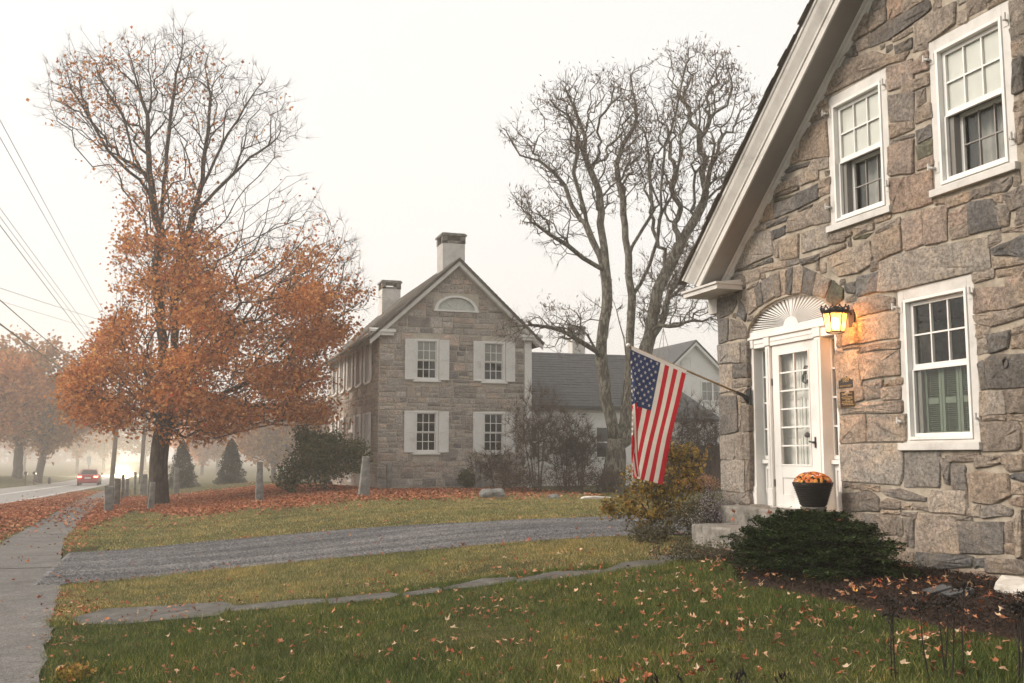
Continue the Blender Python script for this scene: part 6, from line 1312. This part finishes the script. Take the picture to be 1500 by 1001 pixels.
# ================================================================ pot of chrysanthemums
PC = (6.97, 10.12); PZ = 1.03
tag(MB().lathe((PC[0], PC[1], 0), [(.13, .90), (.135, 1.0), (.15, 1.01), (.15, 1.028)], 14).build('pot_stand', M['granite'], None, (PC[0], PC[1], .92)), 'squat stone stand under the flower pot on the granite sill', 'stand')
wick = grain('dark_woven_pot', [(.3, (.014, .012, .010)), (.7, (.045, .038, .032))], 20, .6, 60, 1, .03, stretch=(1, 1, 4))
FPOT = thing('flower_pot', 'dark woven flower pot in front of the storm door', 'flower pot', (PC[0], PC[1], PZ))
MB().lathe((PC[0], PC[1], PZ), [(.125, 0), (.145, .015), (.175, .12), (.205, .215), (.225, .25), (.23, .275), (.205, .275), (.19, .22)], 24).build('pot', wick, FPOT, smooth=True)
mb = MB()
for k in range(9):
    r_ = .150+.072*k/9; mb.tube([(PC[0]+(r_+.004)*math.cos(a), PC[1]+(r_+.004)*math.sin(a), PZ+.03+k*.025) for a in np.linspace(0, 2*math.pi, 25)], .006, 4)
mb.build('weave_rib', wick, FPOT)
for s in (1, -1): MB().tube([(PC[0], PC[1]+s*.222, PZ+.255), (PC[0], PC[1]+s*.25, PZ+.285), (PC[0], PC[1]+s*.235, PZ+.245)], .012, 5).build('handle', wick, FPOT)
CM = thing('chrysanthemum', 'mound of orange chrysanthemums in the dark pot', 'flowers', (PC[0], PC[1], PZ+.25))
V, F = leaf_quads(np.stack([PC[0]+.17*np.cos(np.arange(900)*2.4)*np.sqrt(rng.random(900)), PC[1]+.2*np.sin(np.arange(900)*2.4)*np.sqrt(rng.random(900)), PZ+.25+.09*rng.random(900)], -1), .035, .8, .3, .6); tag(finish('foliage', npmesh('foliage', V, F, 3), M['leaf_dark'], CM), kind='stuff')
M['petal'] = leafmat('rust_orange_petal', [(0, (.34, .06, .02)), (.5, (.55, .15, .035)), (.8, (.62, .26, .06)), (1, (.66, .42, .09))], .2)
n = 190; q = rng.normal(0, 1, (n, 3)); q[:, 2] = np.abs(q[:, 2])+.15; q /= np.linalg.norm(q, axis=1, keepdims=True)
fc = np.array([PC[0], PC[1], PZ+.255])+q*np.array([.20, .235, .135]); heads = []; hf = []
for i in range(n):
    u = Vector(q[i]).orthogonal().normalized(); v = Vector(q[i]).cross(u); c = Vector(fc[i]); b0_ = len(heads); r_ = rng.uniform(.017, .025)
    heads += [c+Vector(q[i])*.008]+[c+(u*math.cos(a)+v*math.sin(a))*r_*(1 if k % 2 else .72)+Vector(q[i])*(.0 if k % 2 else .004) for k, a in enumerate(np.linspace(0, 2*math.pi, 13)[:-1])]; hf += [(b0_, b0_+1+k, b0_+1+(k+1) % 12) for k in range(12)]
tag(MB().add(heads, hf).build('blossom', M['petal'], CM), kind='stuff')

# ================================================================ granite posts, rocks
def rough_block(c, w_, d_, h, taper=.85, lean=(0, 0), jit=.02, seed=0, n=5):
    r = random.Random(seed); mb = MB(); rings = []; k = 12
    for i in range(n+1):
        t = i/n; s = 1+(taper-1)*t; pts = []
        for j in range(k):
            a = 2*math.pi*(j+.5)/k; cx, sy = math.cos(a), math.sin(a); m_ = max(abs(cx), abs(sy)); f = min(1/m_, 1.28)
            pts.append((c[0]+cx*f*w_/2*s+lean[0]*t+r.uniform(-jit, jit), c[1]+sy*f*d_/2*s+lean[1]*t+r.uniform(-jit, jit), c[2]-.06+(h+.06)*t+(r.uniform(-jit, jit)*1.5 if i == n else 0)))
        rings += pts
    rings.append((c[0]+lean[0], c[1]+lean[1], c[2]+h+.01)); f = [(i*k+j, i*k+(j+1) % k, (i+1)*k+(j+1) % k, (i+1)*k+j) for i in range(n) for j in range(k)]+[(n*k+j, n*k+(j+1) % k, (n+1)*k) for j in range(k)]
    return mb.add(rings, f)
PG_ = 'old granite fence posts'
for k, (x, y, w_, h, tp, ln, lab) in enumerate([
    (-1.89, 36.7, .29, .88, .97, (0, 0), 'short square granite post nearest the viewer beside the sidewalk'),
    (-1.94, 43.1, .24, 1.08, .95, (.01, 0), 'dark taller granite post just behind the short square post'),
    (-2.03, 50.6, .15, 1.18, .9, (0, 0), 'slim granite post third along the sidewalk'),
    (-2.1, 57.5, .24, .95, .7, (0, 0), 'wedge-topped granite post fourth along the sidewalk'),
    (-1.87, 62.5, .15, 1.28, .92, (0, 0), 'thin granite post in front of the headlight glow'),
    (-1.41, 62, .42, 1.15, .75, (.05, 0), 'broad squat stone stub beside the second utility pole'),
    (-.59, 37.8, .22, .95, .8, (.04, 0), 'pale granite post leaning in front of the maple trunk'),
    (.35, 60, .28, 1.42, .92, (.0, 0), 'tall granite post between the maple and the first spruce'),
    (2.84, 35.06, .29, 1.33, .62, (-.03, 0), 'lone tapering granite post on the leaf-covered lawn'),
    (5.74, 32.0, .36, 1.24, .6, (.05, 0), 'wedge-shaped granite post in front of the dark bush'),
    (7.62, 37.3, .22, .98, .95, (0, 0), 'short pale granite post against the corner of the distant house'),
    (10.9, 36.9, .20, 1.02, .95, (0, 0), 'dark granite post by the second ground-floor window of the distant house')]):
    tag(rough_block((x, y, z(x, y)), w_, w_*.85, h, tp, ln, .013, k).build('granite_post', M['post_granite'], None, (x, y, z(x, y)), bevel=.01), lab, 'post', PG_)
def rock(x, y, a, b, h, m, lab, seed, name='rock'):
    r = random.Random(seed); mb = MB().ball((0, 0, 0), 1, 12, 8); v = []
    for p in mb.v:
        p = Vector(p); q = 1+.16*math.sin(3*p.x+seed)+.12*math.sin(5*p.y+2*p.z+seed)+r.uniform(-.05, .05); mx_ = max(abs(p.x), abs(p.y), abs(p.z)); p = p*(q*(.55+.45/mx_*.8))
        v.append((x+p.x*a, y+p.y*b, z(x, y)+h*.35+p.z*h*.6))
    mb.v = v; tag(mb.build(name, m, None, (x, y, z(x, y))), lab, 'rock')
M['white_rock'] = grain('pale_layered_rock', [(.3, (.36, .32, .27)), (.5, (.62, .585, .52)), (.7, (.72, .70, .65))], 3, .85, 30, .8, .02, stretch=(1, 1, 5), dist=.6)
rock(6.66, 6.72, .17, .27, .22, M['white_rock'], 'white layered rock in the mulch at the right edge', 3)
rock(9.0, 29.0, .36, .25, .32, M['post_granite'], 'grey boulder on the grass in front of the bare shrubs', 5); rock(10.6, 28.2, .2, .15, .14, M['post_granite'], 'small grey stone right of the boulder on the far grass', 7); rock(11.6, 27.3, .55, .3, .10, M['white_rock'], 'flat pale stone on the far grass below the lichened tree', 9)
for k, (dx, dy, lab) in enumerate(((0, 0, 'left one of two dark slate pieces lying in the mulch'), (.06, -.17, 'right one of two dark slate pieces lying in the mulch'))):
    x, y = 6.02+dx, 7.08+dy; mb = MB(); zz = z(x, y)+.085
    mb.prism([(x-.12, y-.07), (x+.11, y-.085), (x+.13, y+.06), (x-.10, y+.08)], lambda p: (p[0], p[1], zz-.05), lambda p: (p[0], p[1], zz+.02+.02*(p[0]-x)/.1)); tag(mb.build('slate_slab', M['shingle'], None, (x, y, z(x, y)), bevel=.006), lab, 'slate')

# ================================================================ dried stalks and dark shoots at the viewer's feet
rd = random.Random(12); M['dry_head'] = leafmat('black_dry_seedhead', [(0, (.012, .009, .008)), (1, (.045, .032, .026))], .05)
for k in range(15):
    t_ = k/14; x = 4.02+.95*t_+rd.uniform(-.08, .08); y = 5.02-.35*t_+rd.uniform(-.2, .2); h = rd.uniform(.34, .50); b = Vector((x, y, z(x, y)))
    S = thing('dried_stalk', 'black dried flower stalk with a clustered seed head at the lower right', 'plant', tuple(b), 'dried flower stalks at the lower right')
    top = b+Vector((rd.uniform(-.05, .03), rd.uniform(-.04, .04), h)); mid = b.lerp(top, .5)+Vector((rd.uniform(-.015, .015), 0, 0)); mb = MB().tube([b-Vector((0, 0, .02)), mid, top], [.0045, .004, .003], 5)
    for j in range(5): p = b.lerp(top, .35+.12*j); mb.tube([p, p+Vector((rd.uniform(-.04, .04), rd.uniform(-.04, .04), .03))], .002, 3)
    mb.build('stem', M['dry_head'], S); n = 90; Qh = np.array(top)+rng.normal(0, 1, (n, 3))*[.03, .03, .016]
    V, F = leaf_quads(Qh, rng.uniform(.012, .03, n), 1, .5, .7); tag(finish('seed_head', npmesh('seed_head', V, F, 3), M['dry_head'], S), kind='stuff')
for k, (x, y) in enumerate(((2.02, 4.9), (2.18, 4.95), (2.36, 4.86), (2.50, 4.82), (2.78, 4.72), (3.0, 4.66))):
    b = Vector((x, y, z(x, y))); S = thing('dark_shoot', 'dark leafy shoot just poking into the bottom edge of the view', 'plant', tuple(b), 'dark shoots along the bottom edge'); mb = MB().tube([b, b+Vector((.01, 0, .24))], [.006, .003], 5); mb.build('stem', M['dry_head'], S)
    n = 34; hh = rng.random(n); P_ = np.array(b)+np.stack([rng.normal(0, .022, n), rng.normal(0, .022, n), .08+hh*.19+.012*k % .03], -1); V, F = leaf_quads(P_, rng.uniform(.035, .075, n), .35, .3, .28, up=np.array([.9, .3, .25])); tag(finish('leaf_tuft', npmesh('leaf_tuft', V, F, 3), M['dry_head'], S), kind='stuff')
shrub('yellow_weed', 'small yellow-green weed at the edge of the sidewalk', (-.62, 8.3), 4, .16, .3, .1, 50, 420, M['leaf_yellow'], .03, r_tip=.0015, r_base=.004, cat='weed', spread=.02)

# ================================================================ cars
def car(name, label, loc, heading, paint, front_lit):
    zc = z(loc[0], loc[1])+.03; t = thing(name, label, 'car', (loc[0], loc[1], zc)); s_ = -1 if heading < 0 else 1
    T = lambda p: (loc[0]+p[0]*s_, loc[1]+p[1]*s_, zc+p[2])          # local +y is the car's nose
    def loft(secs, m, nm, par=t, smooth=True):
        k = len(secs[0]); vs = [T(p) for s in secs for p in s]; fs = [(i*k+j, i*k+(j+1) % k, (i+1)*k+(j+1) % k, (i+1)*k+j) for i in range(len(secs)-1) for j in range(k)]+[tuple(range(k)), tuple(range((len(secs)-1)*k, len(secs)*k))]
        return MB().add(vs, fs).build(nm, m, par, bevel=0, smooth=False)
    def sec(y, w_, z0, zb, zt, wt): return [(-w_*.9, y, z0), (w_*.9, y, z0), (w_, y, z0+.18), (w_, y, zb-.1), (wt, y, zt), (-wt, y, zt), (-w_, y, zb-.1), (-w_, y, z0+.18)]
    body = loft([sec(-2.3, .80, .34, .80, .86, .72), sec(-2.22, .87, .24, .92, .98, .78), sec(-1.6, .90, .2, .95, 1.0, .80), sec(-.6, .91, .2, .93, .98, .82), sec(.8, .91, .2, .92, .97, .8), sec(1.7, .89, .2, .82, .86, .76), sec(2.15, .84, .24, .74, .78, .70), sec(2.28, .76, .36, .66, .70, .62)], paint, 'body')
    def cs(y, w0, z0, w1, z1): return [(-w0, y, z0), (w0, y, z0), (w1, y, z1), (-w1, y, z1)]
    loft([cs(-1.75, .76, .96, .74, 1.0), cs(-1.05, .79, .96, .60, 1.37), cs(-.3, .80, .96, .60, 1.44), cs(.25, .80, .96, .58, 1.40), cs(1.15, .76, .93, .72, .97)], M['glass_far'], 'window_glass')
    loft([cs(-1.7, .70, .9, .68, .94), cs(-1.05, .7, .9, .52, 1.30), cs(-.3, .72, .9, .54, 1.38), cs(.25, .72, .9, .52, 1.34), cs(1.1, .68, .88, .64, .91)], M['dark_room'], 'cabin')
    loft([cs(-1.08, .60, 1.365, .58, 1.385), cs(-.3, .615, 1.42, .60, 1.455), cs(.28, .60, 1.385, .57, 1.41)], paint, 'roof')
    for sx in (-1, 1):
        for yy in (-1.35, 1.4):
            c = Vector((sx*.82, yy, .31)); W = MB(); a = [T(c-Vector((.09, 0, 0))), T(c+Vector((.09, 0, 0)))]; W.tube(a, .31, 18); tyre = W.build('wheel', M['black'], t)
            MB().tube([T(c+Vector((sx*.085, 0, 0))), T(c+Vector((sx*.10, 0, 0)))], .19, 12).build('rim', M['granite'], tyre)
        MB().ball(T((sx*.99, .75, 1.0)), .1, 8, 6, (1, .7, .7)).build('mirror', paint, t)
        pl = MB().add([T((sx*.62, -1.07, 1.36)), T((sx*.68, -1.0, 1.36)), T((sx*.82, -1.72, .97)), T((sx*.76, -1.76, .97))], [(0, 1, 2, 3)]); pl.build('pillar', paint, t)
        MB().box(T((sx*.50, -2.34, .72)), T((sx*.84, -2.2, .86))).build('tail_light', M['tail'] if not front_lit else M['black'], t)
        hl = MB().ball(T((sx*.62, 2.2, .64)), .19, 12, 8, (1.1, .5, .8)); hl.build('headlight', M['beam'] if front_lit else M['granite'], t)
    MB().box(T((-.26, -2.345, .62)), T((.26, -2.31, .75))).build('number_plate', M['paint'], t); MB().box(T((-.83, -2.36, .36)), T((.83, -2.2, .5))).build('bumper', paint, t)
    return t
M['tail'] = emitter('tail_lamp', (1, .16, .09), 5); M['beam'] = emitter('headlamp_beam', (1, .86, .6), 7000)
m, t, b, o = mat('red_car_paint'); b.inputs['Base Color'].default_value = (.36, .018, .022, 1); b.inputs['Roughness'].default_value = .3; b.inputs['Coat Weight'].default_value = .6; M['red_car'] = m
m, t, b, o = mat('grey_car_paint'); b.inputs['Base Color'].default_value = (.2, .2, .2, 1); b.inputs['Roughness'].default_value = .3; M['grey_car'] = m
car('red_sedan', 'red sedan driving away with glowing tail lights', (-6.95, 101.5), 1, M['red_car'], False)
ON = car('oncoming_car', 'oncoming car lost in the fog behind its headlight glare', (-8.2, 208), -1, M['grey_car'], True)
for sx in (-1, 1):
    sp = bpy.data.lights.new('headlight_beam', 'SPOT'); sp.energy = 30000; sp.color = (1, .84, .58); sp.spot_size = R(50); sp.spot_blend = .9; sp.shadow_soft_size = .12
    so = bpy.data.objects.new('headlight_beam', sp); COL.objects.link(so); so.location = (sx*.62, -2.5, .66); so.rotation_euler = (R(87), 0, R(180-2)); so.parent = ON

# ================================================================ roadside furniture, poles, wires
for k, (x, y, lab) in enumerate(((-12.6, 104.2, 'left one of the two rural mailboxes across the street'), (-12.2, 107.2, 'right one of the two rural mailboxes across the street'))):
    zz = z(x, y); t = thing('mailbox', lab, 'mailbox', (x, y, zz), 'mailboxes across the street'); MB().box((x-.05, y-.05, zz-.1), (x+.05, y+.05, zz+1.0)).build('post', M['fence'], t)
    MB().prism([(x-.14, zz+1.0), (x+.14, zz+1.0)]+[(x+.14*math.cos(a), zz+1.16+.12*math.sin(a)) for a in np.linspace(0, math.pi, 7)], lambda p: (p[0], y-.28, p[1]), lambda p: (p[0], y+.28, p[1])).build('box', M['black'], t)
x, y = -11.6, 114.3; zz = z(x, y); t = thing('marker_post', 'small dark knobbed post on the far verge left of the red car', 'post', (x, y, zz)); MB().lathe((x, y, zz), [(.14, -.05), (.14, .35), (.2, .36), (.2, .42), (.12, .45), (.12, .6), (.03, .7)], 10).build('post', M['black'], t)
x, y = -11.2, 161; zz = z(x, y); t = thing('roadside_board', 'pale upright board standing by the road in the fog', 'sign', (x, y, zz)); MB().box((x-.24, y-.03, zz+1.9), (x+.24, y, zz+3.2)).build('board', M['paint'], t); MB().box((x-.04, y+.001, zz-.1), (x+.04, y+.06, zz+3.1)).build('post', M['fence'], t)
def pole(x, y, top, dx, r_, lab, arms):
    zz = z(x, y); t = thing('utility_pole', lab, 'utility pole', (x, y, zz), 'utility poles along the street'); MB().tube([(x, y, zz-.2), (x+dx*.5, y, (zz+top)/2), (x+dx, y, top)], [r_, r_*.9, r_*.72], 10).build('pole', M['wood_pole'], t, smooth=True)
    for h in arms: MB().box((x+dx-1.1, y-.06, h-.06), (x+dx+1.1, y-.181, h+.06)).build('crossarm', M['wood_pole'], t)
    MB().tube([(x+dx*.3, y-r_, 4.0), (x+dx*.3+.6, y-r_-.05, 4.05)], .03, 5).build('bracket', M['black'], t)
pole(-4.86, 97.2, 11.6, .55, .21, 'nearer utility pole beside the red car', [11.2]); pole(-2.8, 110, 14.2, .6, .2, 'farther utility pole right of the headlight glow', [13.6])
def wire(a, b, sag, r_, lab, n=26):
    pts = []
    for i in range(n+1):
        t = i/n; p = Vector(a).lerp(Vector(b), t); p.z -= sag*4*t*(1-t); pts.append(p)
    tag(MB().tube(pts, r_, 4).build('power_line', M['black'], None, tuple(a)), lab, 'cable', 'power lines over the sidewalk')
for za, zb, dx, sg, r_, lab in ((10.35, 11.45, .0, .25, .010, 'left line of the steep topmost pair of power lines'), (10.2, 11.3, .0, .55, .010, 'right line of the steep topmost pair of power lines'), (8.1, 9.0, .0, .15, .009, 'highest of the three close power lines below the steep pair'), (8.05, 8.5, 0, .15, .009, 'middle one of the three close power lines'), (8.0, 7.9, .0, .1, .013, 'lowest and thickest of the three close power lines'), (6.1, 6.8, 0, .5, .018, 'upper one of two thick low cables at the left edge'), (5.65, 6.4, 0, .72, .028, 'lowest and thickest cable at the left edge')):
    wire((-4.8, -12, za), (-4.4+dx, 97.0, zb), sg, r_, lab)
wire((-14.8, 4.2, 7.2), (-2.3, 109.8, 14.0), .5, .013, 'upper one of two lines crossing the street towards the farther pole'); wire((-14.8, 4.2, 6.9), (-2.3, 109.8, 13.0), .5, .009, 'lower one of two lines crossing the street towards the farther pole')

# ================================================================ morning fog: one even closed box round everything
m, t, b, o = mat('fog'); t.nodes.remove(b); pv = nd(t, 'ShaderNodeVolumePrincipled'); pv.inputs['Color'].default_value = (1, .952, .90, 1); pv.inputs['Density'].default_value = .0021; pv.inputs['Anisotropy'].default_value = .25
t.links.new(pv.outputs[0], o.inputs['Volume'])
tag(MB().box((-430, -48, -4.2), (470, 760, 42)).build('haze', m), kind='stuff')
